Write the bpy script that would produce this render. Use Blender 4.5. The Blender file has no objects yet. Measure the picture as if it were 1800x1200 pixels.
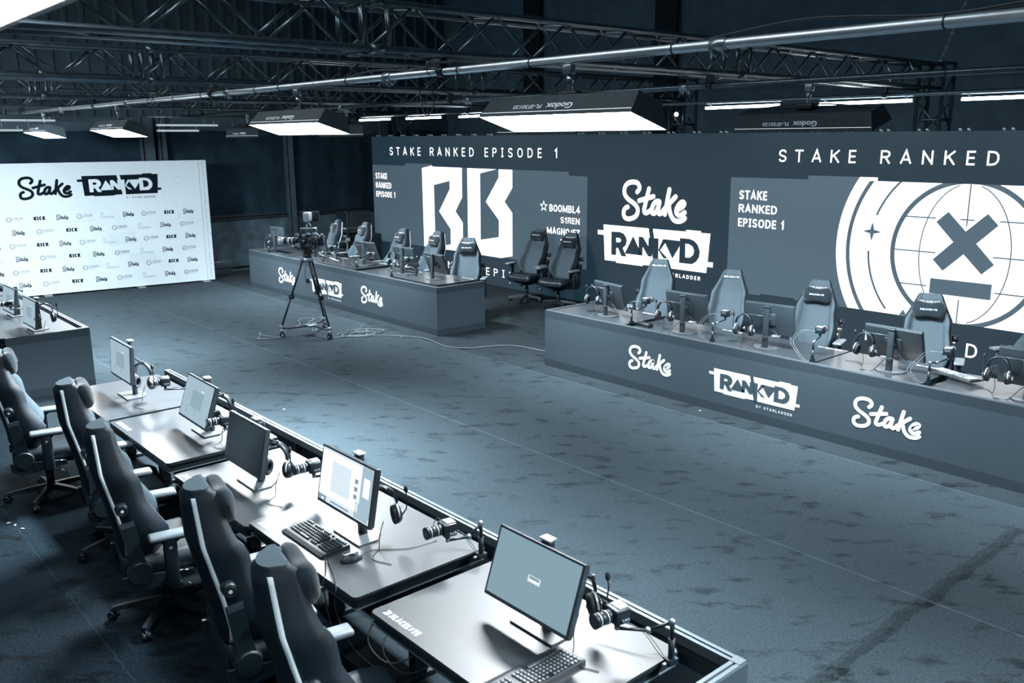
import bpy, bmesh, math, random
from mathutils import Vector, Matrix
from mathutils.geometry import tessellate_polygon
random.seed(7)
PI = math.pi
sc = bpy.context.scene
COL = sc.collection

# ------------------------------------------------------------------ camera
cam_d = bpy.data.cameras.new('camera')
cam_d.sensor_width = 36.0
cam_d.lens = 1547.56 / 1800.0 * 36.0
cam_d.clip_start = 0.05
cam_d.clip_end = 200
cam_d.dof.use_dof = True
cam_d.dof.focus_distance = 9.0
cam_d.dof.aperture_fstop = 5.0
cam = bpy.data.objects.new('camera', cam_d)
COL.objects.link(cam)
RT = Vector((0.75215, -0.65896, -0.00640)); UP = Vector((0.15328, 0.16550, 0.97422)); FW = Vector((0.64091, 0.73375, -0.22549))
cam.matrix_world = Matrix(((RT.x, UP.x, -FW.x, 0), (RT.y, UP.y, -FW.y, 0), (RT.z, UP.z, -FW.z, 2.93), (0, 0, 0, 1)))
sc.camera = cam

# ------------------------------------------------------------------ world, exposure
w = bpy.data.worlds.new('hall_dark')
sc.world = w
w.use_nodes = True
w.node_tree.nodes['Background'].inputs[0].default_value = (0.012, 0.24, 0.42, 1)
w.node_tree.nodes['Background'].inputs[1].default_value = 0.10
vs = sc.view_settings
vs.view_transform = 'Standard'
vs.look = 'None'
vs.exposure = 0.0
vs.gamma = 1.0
vs.use_curve_mapping = False
sc.cycles.use_denoising = True
sc.cycles.sample_clamp_indirect = 4.0
SOFTBOX = 50.0         # radiance of a softbox face seen from the side
SOFTBOX_W = 280.0      # lamp behind each gridded softbox face
SOFTBOX_SPREAD = 110.0
TUBE = 20.0
WHITE_LED = 1.7

# unseen strip lights added up under the hall roof, far above the trusses: they draw the pale lines along the pipes and chords
STRIP_W = 140.0
for k in range(6):
    sl = bpy.data.lights.new('unseen_strip_light', 'AREA'); sl.shape = 'RECTANGLE'; sl.size = .18; sl.size_y = 3.2; sl.energy = STRIP_W; sl.color = (.90, .96, 1.0)
    slo = bpy.data.objects.new('unseen_strip_light', sl); COL.objects.link(slo); slo.location = (.4, .5 + 4.0 * k, 7.6)

# ------------------------------------------------------------------ materials
def new_mat(name):
    m = bpy.data.materials.new(name); m.use_nodes = True
    return m, m.node_tree, m.node_tree.nodes['Principled BSDF']

def mat(name, col, rough=0.5, metal=0.0, spec=0.5, var=0.0, vscale=30.0, bump=0.0, bscale=200.0, coat=0.0, sheen=0.0):
    m, nt, b = new_mat(name)
    b.inputs['Base Color'].default_value = (*col, 1)
    b.inputs['Roughness'].default_value = rough
    b.inputs['Metallic'].default_value = metal
    b.inputs['Specular IOR Level'].default_value = spec
    b.inputs['Coat Weight'].default_value = coat
    b.inputs['Sheen Weight'].default_value = sheen
    tc = nt.nodes.new('ShaderNodeTexCoord')
    if var > 0:
        n = nt.nodes.new('ShaderNodeTexNoise'); n.inputs['Scale'].default_value = vscale; n.inputs['Detail'].default_value = 4
        nt.links.new(tc.outputs['Object'], n.inputs['Vector'])
        r = nt.nodes.new('ShaderNodeValToRGB')
        r.color_ramp.elements[0].position = 0.3; r.color_ramp.elements[1].position = 0.7
        r.color_ramp.elements[0].color = (*[c * (1 - var) for c in col], 1)
        r.color_ramp.elements[1].color = (*[min(1, c * (1 + var)) for c in col], 1)
        nt.links.new(n.outputs['Fac'], r.inputs['Fac']); nt.links.new(r.outputs['Color'], b.inputs['Base Color'])
    if bump > 0:
        n2 = nt.nodes.new('ShaderNodeTexNoise'); n2.inputs['Scale'].default_value = bscale
        nt.links.new(tc.outputs['Object'], n2.inputs['Vector'])
        bp = nt.nodes.new('ShaderNodeBump'); bp.inputs['Strength'].default_value = bump; bp.inputs['Distance'].default_value = 0.01
        nt.links.new(n2.outputs['Fac'], bp.inputs['Height']); nt.links.new(bp.outputs['Normal'], b.inputs['Normal'])
    return m

def emit(name, col, strength, base=(0.02, 0.03, 0.035), rough=0.5):
    m, nt, b = new_mat(name)
    b.inputs['Base Color'].default_value = (*base, 1)
    b.inputs['Roughness'].default_value = rough
    b.inputs['Emission Color'].default_value = (*col, 1)
    b.inputs['Emission Strength'].default_value = strength
    return m

M = {}
M['black'] = mat('black_plastic', (.005, .013, .021), .42)
M['black_matt'] = mat('black_matt', (.005, .012, .018), .75, spec=.25)
M['leather'] = mat('black_synthetic_leather', (.007, .017, .026), .42, bump=.15, bscale=350)
M['chair_fabric'] = mat('chair_fabric', (.070, .104, .130), .8, spec=.25, var=.12, vscale=120, bump=.25, bscale=500)
M['chair_shell'] = mat('chair_shell', (.006, .016, .026), .55, spec=.35, var=.2, vscale=60, bump=.2, bscale=400)
M['velour'] = mat('pillow_velour', (.010, .022, .033), .85, spec=.2, var=.3, vscale=40, sheen=.3)
M['piping'] = mat('white_piping', (.66, .78, .85), .5)
M['arm_pad'] = mat('armrest_pad', (.15, .19, .22), .35)
M['white_print'] = mat('white_print', (.74, .82, .87), .55)
M['banner_cloth'] = mat('banner_cloth', (.50, .60, .66), .6)
M['desk'] = mat('desk_laminate', (.016, .025, .033), .47, spec=1.0, var=.08, vscale=25, coat=.7)
M['desk'].node_tree.nodes['Principled BSDF'].inputs['Coat Roughness'].default_value = .14
M['desk_edge'] = mat('desk_edge', (.004, .010, .015), .5)
M['desk_line'] = mat('desk_edge_light_line', (.10, .15, .18), .4)
M['fascia'] = mat('counter_fabric', (.046, .070, .090), .85, spec=.2, var=.16, vscale=260)
M['fascia_band'] = mat('counter_fabric_band', (.030, .048, .064), .85, spec=.2, var=.16, vscale=260)
M['rail'] = mat('aluminium_rail', (.13, .165, .19), .5, metal=.7)
M['rail_slot'] = mat('rail_slot', (.01, .02, .03), .6)
M['alu'] = mat('bright_aluminium_pipe', (.62, .70, .75), .28, metal=.92, var=.06, vscale=14)
M['truss'] = mat('dark_truss_aluminium', (.10, .135, .16), .34, metal=.85, var=.2, vscale=10)
M['steel'] = mat('steel', (.34, .40, .45), .35, metal=.9)
M['monitor'] = mat('monitor_plastic', (.024, .038, .048), .4)
M['monitor_back'] = mat('monitor_back', (.020, .033, .043), .40, var=.1, vscale=20)
M['stand'] = mat('monitor_stand', (.016, .027, .036), .45)
M['stand_base'] = mat('monitor_base', (.045, .062, .074), .4, spec=1.0, coat=.3)
M['silver'] = mat('silver_plastic', (.55, .62, .67), .3, metal=.5)
M['foam'] = mat('ear_foam', (.008, .014, .02), .8)
M['softbox_cloth'] = mat('softbox_cloth', (.020, .036, .048), .7, var=.2, vscale=20)
M['print_dark'] = mat('dark_print', (.003, .008, .013), .8, spec=.05)
M['print_grey'] = mat('grey_print', (.055, .085, .105), .6)
M['print_pale'] = mat('pale_print', (.22, .30, .35), .6)
M['case'] = mat('black_case', (.006, .016, .024), .65, var=.3, vscale=8)
M['cable'] = mat('black_cable', (.010, .018, .025), .5)
M['cable_pale'] = mat('pale_cable', (.10, .13, .15), .5)
M['key'] = mat('keycaps', (.045, .062, .075), .45)
M['glass'] = mat('lens_glass', (.01, .02, .03), .08, spec=1.0)
M['chrome'] = mat('chrome', (.6, .67, .72), .15, metal=1.0)
M['wall_cloth'] = mat('dark_wall_cloth', (.075, .125, .165), .9, spec=.1, var=.15, vscale=3)
M['curtain'] = mat('black_curtain', (.012, .028, .042), .95, spec=.1, var=.35, vscale=2.5)
M['corrugated'] = mat('corrugated_sheet', (.022, .046, .064), .6, var=.25, vscale=3)
M['dado'] = mat('rough_dado', (.048, .086, .115), .8, var=.45, vscale=4, bump=.4, bscale=30)
M['column'] = mat('steel_column', (.032, .062, .085), .6, var=.2, vscale=6)
M['dirt'] = mat('white_scraps', (.5, .58, .62), .7)
M['e_white'] = emit('screen_white', (.97, .99, 1.0), WHITE_LED)
M['e_soft'] = emit('softbox_diffuser', (.93, .975, 1.0), SOFTBOX)
M['soft_rim'] = emit('softbox_lit_lip', (.80, .91, .98), 1.0, (.7, .76, .8))
M['e_tube'] = emit('tube_light', (.90, .97, 1.0), TUBE)
M['e_tube_dim'] = emit('tube_light_dim', (.62, .78, .86), 0.62)
M['led_panel'] = emit('screen_grey_panel', (.46, .74, 1.0), .135)
M['led_panel_r'] = emit('screen_grey_panel_bright', (.46, .74, 1.0), .165)
M['led_ink'] = emit('screen_grey_ink', (.46, .74, 1.0), .17)
M['scr_off'] = mat('dark_screen', (.004, .014, .022), .25)
M['scr_grey'] = emit('screen_mid_grey', (.52, .78, .93), .44)
M['scr_pale'] = emit('screen_pale', (.60, .81, .95), .62)
M['scr_pale2'] = emit('screen_pale_shade', (.55, .78, .92), .50)
M['scr_white'] = emit('screen_window_white', (.95, .98, 1.0), 1.05)
M['scr_light'] = emit('screen_window_light', (.78, .91, 1.0), .92)
M['scr_dark'] = emit('screen_window_grey', (.45, .68, .82), .45)
M['alu'].node_tree.nodes['Principled BSDF'].inputs['Roughness'].default_value = .40
M['e_small'] = emit('indicator', (1, 1, 1), 6.0)

# LED backdrop base tone: a dim screen picture, slightly brighter towards the right-hand half of the picture
m, nt, b = new_mat('screen_dark_ground')
b.inputs['Base Color'].default_value = (.008, .014, .018, 1); b.inputs['Roughness'].default_value = .6
tc = nt.nodes.new('ShaderNodeTexCoord'); wv = nt.nodes.new('ShaderNodeTexNoise'); wv.inputs['Scale'].default_value = 60
nt.links.new(tc.outputs['Object'], wv.inputs['Vector'])
rp = nt.nodes.new('ShaderNodeValToRGB'); rp.color_ramp.elements[0].color = (.0075, .0225, .037, 1); rp.color_ramp.elements[1].color = (.013, .034, .053, 1)
nt.links.new(wv.outputs['Fac'], rp.inputs['Fac']); nt.links.new(rp.outputs['Color'], b.inputs['Emission Color'])
b.inputs['Emission Strength'].default_value = 1.0
M['led_ground'] = m

# carpet: short pile in 2 m strips, seams, trodden dark smudges
m, nt, b = new_mat('carpet')
b.inputs['Roughness'].default_value = .95; b.inputs['Specular IOR Level'].default_value = .1
L = nt.links.new
def N(t, **kw):
    n = nt.nodes.new(t)
    for k, v in kw.items():
        if k == 'op': n.operation = v
        else: n.inputs[k].default_value = v
    return n
def MT(op, a, c, clamp=False):
    n = nt.nodes.new('ShaderNodeMath'); n.operation = op; n.use_clamp = clamp
    for i, v in enumerate((a, c)):
        if v is None: continue
        if isinstance(v, (int, float)): n.inputs[i].default_value = v
        else: L(v, n.inputs[i])
    return n.outputs[0]
geo = N('ShaderNodeNewGeometry'); sx = N('ShaderNodeSeparateXYZ'); L(geo.outputs['Position'], sx.inputs[0])
X, Y = sx.outputs[0], sx.outputs[1]
mq = N('ShaderNodeMapping'); L(geo.outputs['Position'], mq.inputs['Vector']); mq.inputs['Rotation'].default_value = (0, 0, .80)
mp = N('ShaderNodeMapping'); L(mq.outputs[0], mp.inputs['Vector']); mp.inputs['Scale'].default_value = (1.0, 1.9, 1)
n1 = N('ShaderNodeTexNoise', Scale=3.1, Detail=4.0, Roughness=.62); L(mp.outputs[0], n1.inputs['Vector'])
n2 = N('ShaderNodeTexNoise', Scale=55.0, Detail=4.0); L(geo.outputs['Position'], n2.inputs['Vector'])
n3 = N('ShaderNodeTexNoise', Scale=.45, Detail=3.0); L(geo.outputs['Position'], n3.inputs['Vector'])
smudge = MT('MULTIPLY', MT('SUBTRACT', n1.outputs['Fac'], .55), 8.0, True)
fine = MT('MULTIPLY', MT('SUBTRACT', n2.outputs['Fac'], .5), 1.1)
big = MT('MULTIPLY', MT('SUBTRACT', n3.outputs['Fac'], .5), .35)
# strip nearest the screens and the bay in front of the camera are the darker runs of carpet
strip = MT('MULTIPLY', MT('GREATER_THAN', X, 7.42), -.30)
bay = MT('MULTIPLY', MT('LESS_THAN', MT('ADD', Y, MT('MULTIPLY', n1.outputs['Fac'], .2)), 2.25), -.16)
aisle_shade = MT('MULTIPLY', MT('LESS_THAN', X, 1.9), -.62)  # aisle floor's own dark tone plus its shade, put into the colour
# dark scuffed line across the bay edge
ed = MT('ABSOLUTE', MT('SUBTRACT', MT('ADD', Y, MT('MULTIPLY', n1.outputs['Fac'], .12)), 2.20), None)
scuff = MT('MULTIPLY', MT('MULTIPLY', MT('LESS_THAN', ed, .05), MT('GREATER_THAN', X, 3.6)), MT('LESS_THAN', X, 7.0))
t = MT('ADD', MT('ADD', MT('ADD', 1.0, fine), big), MT('MULTIPLY', smudge, -.50))
t = MT('ADD', MT('ADD', MT('ADD', t, strip), MT('ADD', bay, aisle_shade)), MT('MULTIPLY', scuff, -.3))
def line(x0, wd):
    return MT('LESS_THAN', MT('ABSOLUTE', MT('SUBTRACT', X, x0), None), wd)
n4 = N('ShaderNodeTexNoise', Scale=9.0, Detail=2.0); L(geo.outputs['Position'], n4.inputs['Vector'])
seam = MT('ADD', MT('ADD', line(5.41, .007), line(7.415, .006)), MT('ADD', line(3.41, .006), MT('MULTIPLY', line(1.27, .005), .4)), True)
t = MT('ADD', t, MT('MULTIPLY', MT('MULTIPLY', seam, n4.outputs['Fac']), 1.5))
t = MT('MAXIMUM', t, .15)
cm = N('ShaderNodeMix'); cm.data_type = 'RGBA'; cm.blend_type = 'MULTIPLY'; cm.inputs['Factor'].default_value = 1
am = N('ShaderNodeMix'); am.data_type = 'RGBA'; L(MT('LESS_THAN', X, 1.9), am.inputs['Factor'])  # darker, bluer aisle base: the dim light there is put into the colour
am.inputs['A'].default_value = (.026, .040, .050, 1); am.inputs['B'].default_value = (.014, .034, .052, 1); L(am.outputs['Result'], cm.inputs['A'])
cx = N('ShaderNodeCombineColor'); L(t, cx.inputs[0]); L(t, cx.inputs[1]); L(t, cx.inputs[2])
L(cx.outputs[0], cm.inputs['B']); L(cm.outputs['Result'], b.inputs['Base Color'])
bp = N('ShaderNodeBump', Strength=.5, Distance=.01); n5 = N('ShaderNodeTexNoise', Scale=180.0); L(geo.outputs['Position'], n5.inputs['Vector'])
L(n5.outputs['Fac'], bp.inputs['Height']); L(bp.outputs['Normal'], b.inputs['Normal'])
M['carpet'] = m

# ------------------------------------------------------------------ mesh building
class MB:
    def __init__(s): s.v = []; s.f = []; s.mi = []; s.sm = []
    def add(s, vs_, fs, mi=0, smooth=False, T=None):
        o = len(s.v)
        s.v += [tuple(T @ Vector(p)) if T is not None else tuple(p) for p in vs_]
        for f in fs: s.f.append(tuple(i + o for i in f)); s.mi.append(mi); s.sm.append(smooth)
        return s
    def box(s, c, d, mi=0, T=None):
        x, y, z = c; a, b_, e = d[0] / 2, d[1] / 2, d[2] / 2
        vs_ = [(x - a, y - b_, z - e), (x + a, y - b_, z - e), (x + a, y + b_, z - e), (x - a, y + b_, z - e),
               (x - a, y - b_, z + e), (x + a, y - b_, z + e), (x + a, y + b_, z + e), (x - a, y + b_, z + e)]
        return s.add(vs_, [(0, 3, 2, 1), (4, 5, 6, 7), (0, 1, 5, 4), (1, 2, 6, 5), (2, 3, 7, 6), (3, 0, 4, 7)], mi, False, T)
    def rbox(s, c, d, r, mi=0, T=None, seg=2, smooth=True):
        bm = bmesh.new(); bmesh.ops.create_cube(bm, size=1)
        for v in bm.verts: v.co = Vector((v.co.x * d[0], v.co.y * d[1], v.co.z * d[2]))
        bmesh.ops.bevel(bm, geom=bm.edges[:], offset=min(r, min(d) * .49), segments=seg, affect='EDGES', profile=.5)
        bm.verts.index_update()
        vs_ = [v.co + Vector(c) for v in bm.verts]; fs = [tuple(v.index for v in f.verts) for f in bm.faces]; bm.free()
        return s.add(vs_, fs, mi, smooth, T)
    def cyl(s, p0, p1, r0, r1=None, n=12, mi=0, caps=True, smooth=True, T=None):
        r1 = r0 if r1 is None else r1
        p0, p1 = Vector(p0), Vector(p1); d = (p1 - p0).normalized()
        a = d.orthogonal().normalized(); b_ = d.cross(a)
        vs_ = []
        for p, r in ((p0, r0), (p1, r1)):
            for i in range(n):
                t_ = 2 * PI * i / n; vs_.append(p + a * (r * math.cos(t_)) + b_ * (r * math.sin(t_)))
        fs = [(i, (i + 1) % n, n + (i + 1) % n, n + i) for i in range(n)]
        s.add(vs_, fs, mi, smooth, T)
        if caps:
            s.add(vs_[:n], [tuple(reversed(range(n)))], mi, False, T); s.add(vs_[n:], [tuple(range(n))], mi, False, T)
        return s
    def tube(s, pts, r, n=8, mi=0, T=None, closed=False):
        P = [Vector(p) for p in pts]; vs_ = []; k = len(P); up = None
        for i, p in enumerate(P):
            d = (P[(i + 1) % k] - P[i - 1]) if closed else (P[min(i + 1, k - 1)] - P[max(i - 1, 0)])
            d.normalize()
            if up is None: up = d.orthogonal().normalized()
            a = (up - d * up.dot(d)); a = a.normalized() if a.length > 1e-6 else d.orthogonal().normalized(); up = a
            b_ = d.cross(a)
            rr = r[i] if isinstance(r, (list, tuple)) else r
            for j in range(n):
                t_ = 2 * PI * j / n; vs_.append(p + a * (rr * math.cos(t_)) + b_ * (rr * math.sin(t_)))
        fs = []
        for i in range(k if closed else k - 1):
            for j in range(n):
                fs.append((i * n + j, i * n + (j + 1) % n, ((i + 1) % k) * n + (j + 1) % n, ((i + 1) % k) * n + j))
        s.add(vs_, fs, mi, True, T)
        if not closed:
            s.add(vs_[:n], [tuple(reversed(range(n)))], mi, False, T); s.add(vs_[-n:], [tuple(range(n))], mi, False, T)
        return s
    def prism(s, poly, z0, z1, mi=0, T=None, mi_side=None):
        n = len(poly); ar = sum(poly[i][0] * poly[(i + 1) % n][1] - poly[(i + 1) % n][0] * poly[i][1] for i in range(n))
        if ar < 0: poly = list(reversed(poly))
        vs_ = [(p[0], p[1], z0) for p in poly] + [(p[0], p[1], z1) for p in poly]
        s.add(vs_, [tuple(range(n, 2 * n)), tuple(reversed(range(n)))], mi, False, T)
        return s.add(vs_, [(i, (i + 1) % n, n + (i + 1) % n, n + i) for i in range(n)], mi if mi_side is None else mi_side, False, T)
    def loft(s, rings, mi=0, caps=True, smooth=True, T=None, closed=True):
        n = len(rings[0]); vs_ = [p for r in rings for p in r]; fs = []
        for i in range(len(rings) - 1):
            for j in range(n if closed else n - 1):
                fs.append((i * n + j, i * n + (j + 1) % n, (i + 1) * n + (j + 1) % n, (i + 1) * n + j))
        s.add(vs_, fs, mi, smooth, T)
        if caps:
            s.add(rings[0], [tuple(reversed(range(n)))], mi, False, T); s.add(rings[-1], [tuple(range(n))], mi, False, T)
        return s
    def sphere(s, c, r, mi=0, n=12, m_=8, T=None, sc_=(1, 1, 1)):
        rings = []
        for i in range(m_ + 1):
            a = PI * i / m_ - PI / 2; rr = max(math.cos(a), .001)
            rings.append([(c[0] + r * sc_[0] * rr * math.cos(2 * PI * j / n), c[1] + r * sc_[1] * rr * math.sin(2 * PI * j / n), c[2] + r * sc_[2] * math.sin(a)) for j in range(n)])
        return s.loft(rings, mi, True, True, T)
    def torus(s, c, R_, r, axis='z', n=20, mi=0, T=None, sx_=1, sy_=1):
        pts = []
        for i in range(n):
            t_ = 2 * PI * i / n; a, b_ = R_ * sx_ * math.cos(t_), R_ * sy_ * math.sin(t_)
            pts.append({'z': (c[0] + a, c[1] + b_, c[2]), 'x': (c[0], c[1] + a, c[2] + b_), 'y': (c[0] + a, c[1], c[2] + b_)}[axis])
        return s.tube(pts, r, 8, mi, T, True)
    # flat artwork: 2D verts and faces mapped onto a plane by fn(u, v)
    def art(s, va, fa, fn, mi=0): return s.add([fn(*p) for p in va], fa, mi, False)
    def poly(s, outer, fn, holes=(), mi=0):
        loops = [[Vector((p[0], p[1], 0)) for p in outer]] + [[Vector((p[0], p[1], 0)) for p in h] for h in holes]
        tri = tessellate_polygon(loops); flat = [p for l in loops for p in l]
        return s.add([fn(p.x, p.y) for p in flat], [tuple(t_) for t_ in tri], mi, False)
    def mesh(s, name, mats, fix=True):
        me = bpy.data.meshes.new(name); me.from_pydata(s.v, [], s.f); me.update()
        for k in (mats if isinstance(mats, (list, tuple)) else [mats]): me.materials.append(M[k])
        me.polygons.foreach_set('material_index', s.mi); me.polygons.foreach_set('use_smooth', s.sm)
        if fix:
            bm = bmesh.new(); bm.from_mesh(me)
            bmesh.ops.remove_doubles(bm, verts=bm.verts, dist=1e-5)
            bmesh.ops.recalc_face_normals(bm, faces=bm.faces); bm.to_mesh(me); bm.free()
        me.update()
        return me

def obj(name, me, parent=None, loc=(0, 0, 0), rot=(0, 0, 0), label=None):
    o = bpy.data.objects.new(name, me); COL.objects.link(o)
    o.location = loc; o.rotation_euler = rot
    if parent is not None: o.parent = parent
    if label: o['label'] = label
    return o
def tag(o, label, cat, group=None, kind=None):
    o['label'] = label; o['category'] = cat
    if group: o['group'] = group
    if kind: o['kind'] = kind
    return o
def thing(name, label, cat, loc=(0, 0, 0), rz=0.0, group=None):
    o = bpy.data.objects.new(name, None); COL.objects.link(o); o.empty_display_size = .1
    o.location = loc; o.rotation_euler = (0, 0, rz)
    return tag(o, label, cat, group)
def struct(name, me, label=None):
    o = obj(name, me); o['kind'] = 'structure'
    if label: o['label'] = label
    o['category'] = name.split('_')[0]
    return o
CACHE = {}
def cached(key, fn):
    if key not in CACHE: CACHE[key] = fn()
    return CACHE[key]
def rotz(a): return Matrix.Rotation(a, 4, 'Z')
def smooth_path(pts, k=6, closed=False):
    P = [Vector(p) for p in pts]; n = len(P); out = []
    for i in range(n if closed else n - 1):
        p0 = P[(i - 1) % n] if closed or i > 0 else P[0] * 2 - P[1]
        p1, p2 = P[i], P[(i + 1) % n]
        p3 = P[(i + 2) % n] if closed or i + 2 < n else P[-1] * 2 - P[-2]
        for j in range(k):
            t_ = j / k
            out.append(.5 * ((2 * p1) + (p2 - p0) * t_ + (2 * p0 - 5 * p1 + 4 * p2 - p3) * t_ ** 2 + (3 * p1 - p0 - 3 * p2 + p3) * t_ ** 3))
    if not closed: out.append(P[-1])
    return out

# ------------------------------------------------------------------ lettering
def text_art(s, spacing=1.0, bold=0.0, align_lines=None):
    key = ('text', s, spacing, bold)
    if key in CACHE: return CACHE[key]
    cu = bpy.data.curves.new('t', 'FONT'); cu.body = s; cu.size = 1; cu.space_character = spacing; cu.offset = bold; cu.resolution_u = 3
    o = bpy.data.objects.new('t', cu); COL.objects.link(o)
    dg = bpy.context.evaluated_depsgraph_get(); me = bpy.data.meshes.new_from_object(o.evaluated_get(dg))
    va = [(v.co.x, v.co.y) for v in me.vertices]; fa = [tuple(p.vertices) for p in me.polygons]
    bpy.data.objects.remove(o); bpy.data.meshes.remove(me); bpy.data.curves.remove(cu)
    x0 = min(p[0] for p in va); x1 = max(p[0] for p in va); y0 = min(p[1] for p in va); y1 = max(p[1] for p in va)
    CACHE[key] = ([((p[0] - x0) / (x1 - x0), (p[1] - y0) / (y1 - y0)) for p in va], fa)
    return CACHE[key]
def put_text(mb, s, u0, u1, v0, v1, fn, mi=0, spacing=1.0, bold=0.012):
    va, fa = text_art(s, spacing, bold)
    mb.art([(u0 + p[0] * (u1 - u0), v0 + p[1] * (v1 - v0)) for p in va], fa, fn, mi)
STROKES = [0]
def stroke(mb, pts, wd, fn0, mi=0):
    # successive strokes sit a hair above one another so that crossings do not coincide
    o0 = Vector(fn0(0, 0)); nn = (Vector(fn0(1, 0)) - o0).cross(Vector(fn0(0, 1)) - o0).normalized()
    if nn.x + nn.y > 0: nn = -nn
    STROKES[0] = (STROKES[0] + 1) % 10; lift = nn * (.00008 * STROKES[0])
    fn = lambda u, v: tuple(Vector(fn0(u, v)) + lift)
    P = [(p.x, p.y) for p in smooth_path([(a, b_, 0) for a, b_ in pts], 5)]
    h = wd / 2; L_, R_ = [], []
    for i, p in enumerate(P):
        a = P[max(i - 1, 0)]; b_ = P[min(i + 1, len(P) - 1)]; dx, dy = b_[0] - a[0], b_[1] - a[1]; l = math.hypot(dx, dy) or 1
        nx, ny = -dy / l * h, dx / l * h
        L_.append((p[0] + nx, p[1] + ny)); R_.append((p[0] - nx, p[1] - ny))
    n = len(P)
    mb.add([fn(*p) for p in L_ + R_], [(i, i + 1, n + i + 1, n + i) for i in range(n - 1)], mi)
    for c, q in ((P[0], P[1]), (P[-1], P[-2])):      # rounded ends: half discs
        a0 = math.atan2(c[1] - q[1], c[0] - q[0]) - PI / 2
        mb.add([fn(c[0] + h * math.cos(a0 + PI * k / 8), c[1] + h * math.sin(a0 + PI * k / 8)) for k in range(9)], [tuple(range(9))], mi)

BOWL = [(0, 1), (.55, 1), (.83, .955), (.97, .86), (1, .745), (.97, .63), (.83, .535), (.55, .49), (0, .49)]
CAPS = {'S': (.56, [[(.98, .80), (.86, .94), (.68, 1), (.38, 1), (.14, .94), (.02, .80), (.03, .66), (.18, .56), (.5, .49), (.82, .42), (.98, .32), (.99, .18), (.86, .06), (.62, 0), (.33, 0), (.12, .06), (.0, .2)]]),
 'T': (.56, [[(-.05, 1), (1.05, 1)], [(.5, 1), (.5, 0)]]), 'A': (.64, [[(-.04, -.04), (.5, 1.04), (1.04, -.04)], [(.2, .30), (.8, .30)]]), 'K': (.58, [[(0, 0), (0, 1)], [(1, 1), (.1, .46)], [(.34, .62), (1.02, 0)]]),
 'E': (.46, [[(1, 1), (0, 1), (0, 0), (1, 0)], [(0, .51), (.9, .51)]]), 'R': (.58, [[(0, 0)] + BOWL, [(.5, .49), (1.02, 0)]]), 'N': (.62, [[(0, 0), (0, 1)], [(.0, 1), (1, 0)], [(1, 0), (1, 1)]]),
 'D': (.62, [[(.1, 0), (0, 0), (0, 1), (.4, 1), (.74, .93), (.94, .75), (1, .5), (.94, .25), (.74, .07), (.4, 0), (.05, 0)]]), 'P': (.54, [[(0, 0)] + BOWL]), 'I': (.30, [[(.5, 0), (.5, 1)], [(0, 1), (1, 1)], [(0, 0), (1, 0)]]),
 'O': (.66, [[(.5, 1), (.2, .94), (.03, .74), (0, .5), (.03, .26), (.2, .06), (.5, 0), (.8, .06), (.97, .26), (1, .5), (.97, .74), (.8, .94), (.5, 1), (.4, .985)]]), '1': (.34, [[(0, .78), (.7, 1.0), (.7, 0)]]),
 'B': (.58, [[(0, 0)] + [(x * .92, .5 + (y - .49) * .98) for x, y in BOWL], [(.5, .49), (.83, .46), (.98, .36), (1, .24), (.97, .13), (.82, .03), (.5, 0), (0, 0)]]), 'M': (.82, [[(0, 0), (0, 1)], [(0, 1), (.5, .12), (1, 1)], [(1, 1), (1, 0)]]),
 'L': (.46, [[(0, 1), (0, 0), (1, 0)]]), '4': (.60, [[(.74, 0), (.74, 1), (0, .26), (1.05, .26)]]), 'G': (.62, [[(.97, .86), (.8, .97), (.55, 1), (.25, .94), (.05, .74), (0, .5), (.05, .26), (.25, .06), (.55, 0), (.98, .06), (.98, .46), (.6, .46)]]),
 'J': (.34, [[(.9, 1), (.9, .12), (.75, -.08), (.5, -.14), (.1, -.14)]]), 'Z': (.54, [[(0, 1), (1, 1), (0, 0), (1, 0)]]), 'Y': (.58, [[(-.02, 1), (.5, .46), (1.02, 1)], [(.5, .46), (.5, 0)]]), 'C': (.56, [[(.98, .88), (.8, .98), (.55, 1), (.25, .94), (.05, .74), (0, .5), (.05, .26), (.25, .06), (.55, 0), (.8, .02), (.98, .12)]])}
def ribbon(mb, P, hx, hy, fn, mi=0, square=True):
    # mitred ribbon along straight pieces; hx, hy half widths across and up
    P = [tuple(p) for p in P]; n = len(P); D_ = []
    for a, b_ in zip(P, P[1:]):
        dx, dy = (b_[0] - a[0]) / hx, (b_[1] - a[1]) / hy; l = math.hypot(dx, dy) or 1; D_.append((dx / l, dy / l))
    if square:
        P[0] = (P[0][0] - D_[0][0] * hx, P[0][1] - D_[0][1] * hy); P[-1] = (P[-1][0] + D_[-1][0] * hx, P[-1][1] + D_[-1][1] * hy)
    A_, B_ = [], []
    for i, p in enumerate(P):
        d0 = D_[max(i - 1, 0)]; d1 = D_[min(i, n - 2)]; n0, n1 = (-d0[1], d0[0]), (-d1[1], d1[0]); m_ = (n0[0] + n1[0], n0[1] + n1[1]); l2 = m_[0] ** 2 + m_[1] ** 2
        k = 2 / max(l2, .45); A_.append((p[0] + m_[0] * k * hx, p[1] + m_[1] * k * hy)); B_.append((p[0] - m_[0] * k * hx, p[1] - m_[1] * k * hy))
    mb.add([fn(*q) for q in A_ + B_], [(i, i + 1, n + i + 1, n + i) for i in range(n - 1)], mi)
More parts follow.
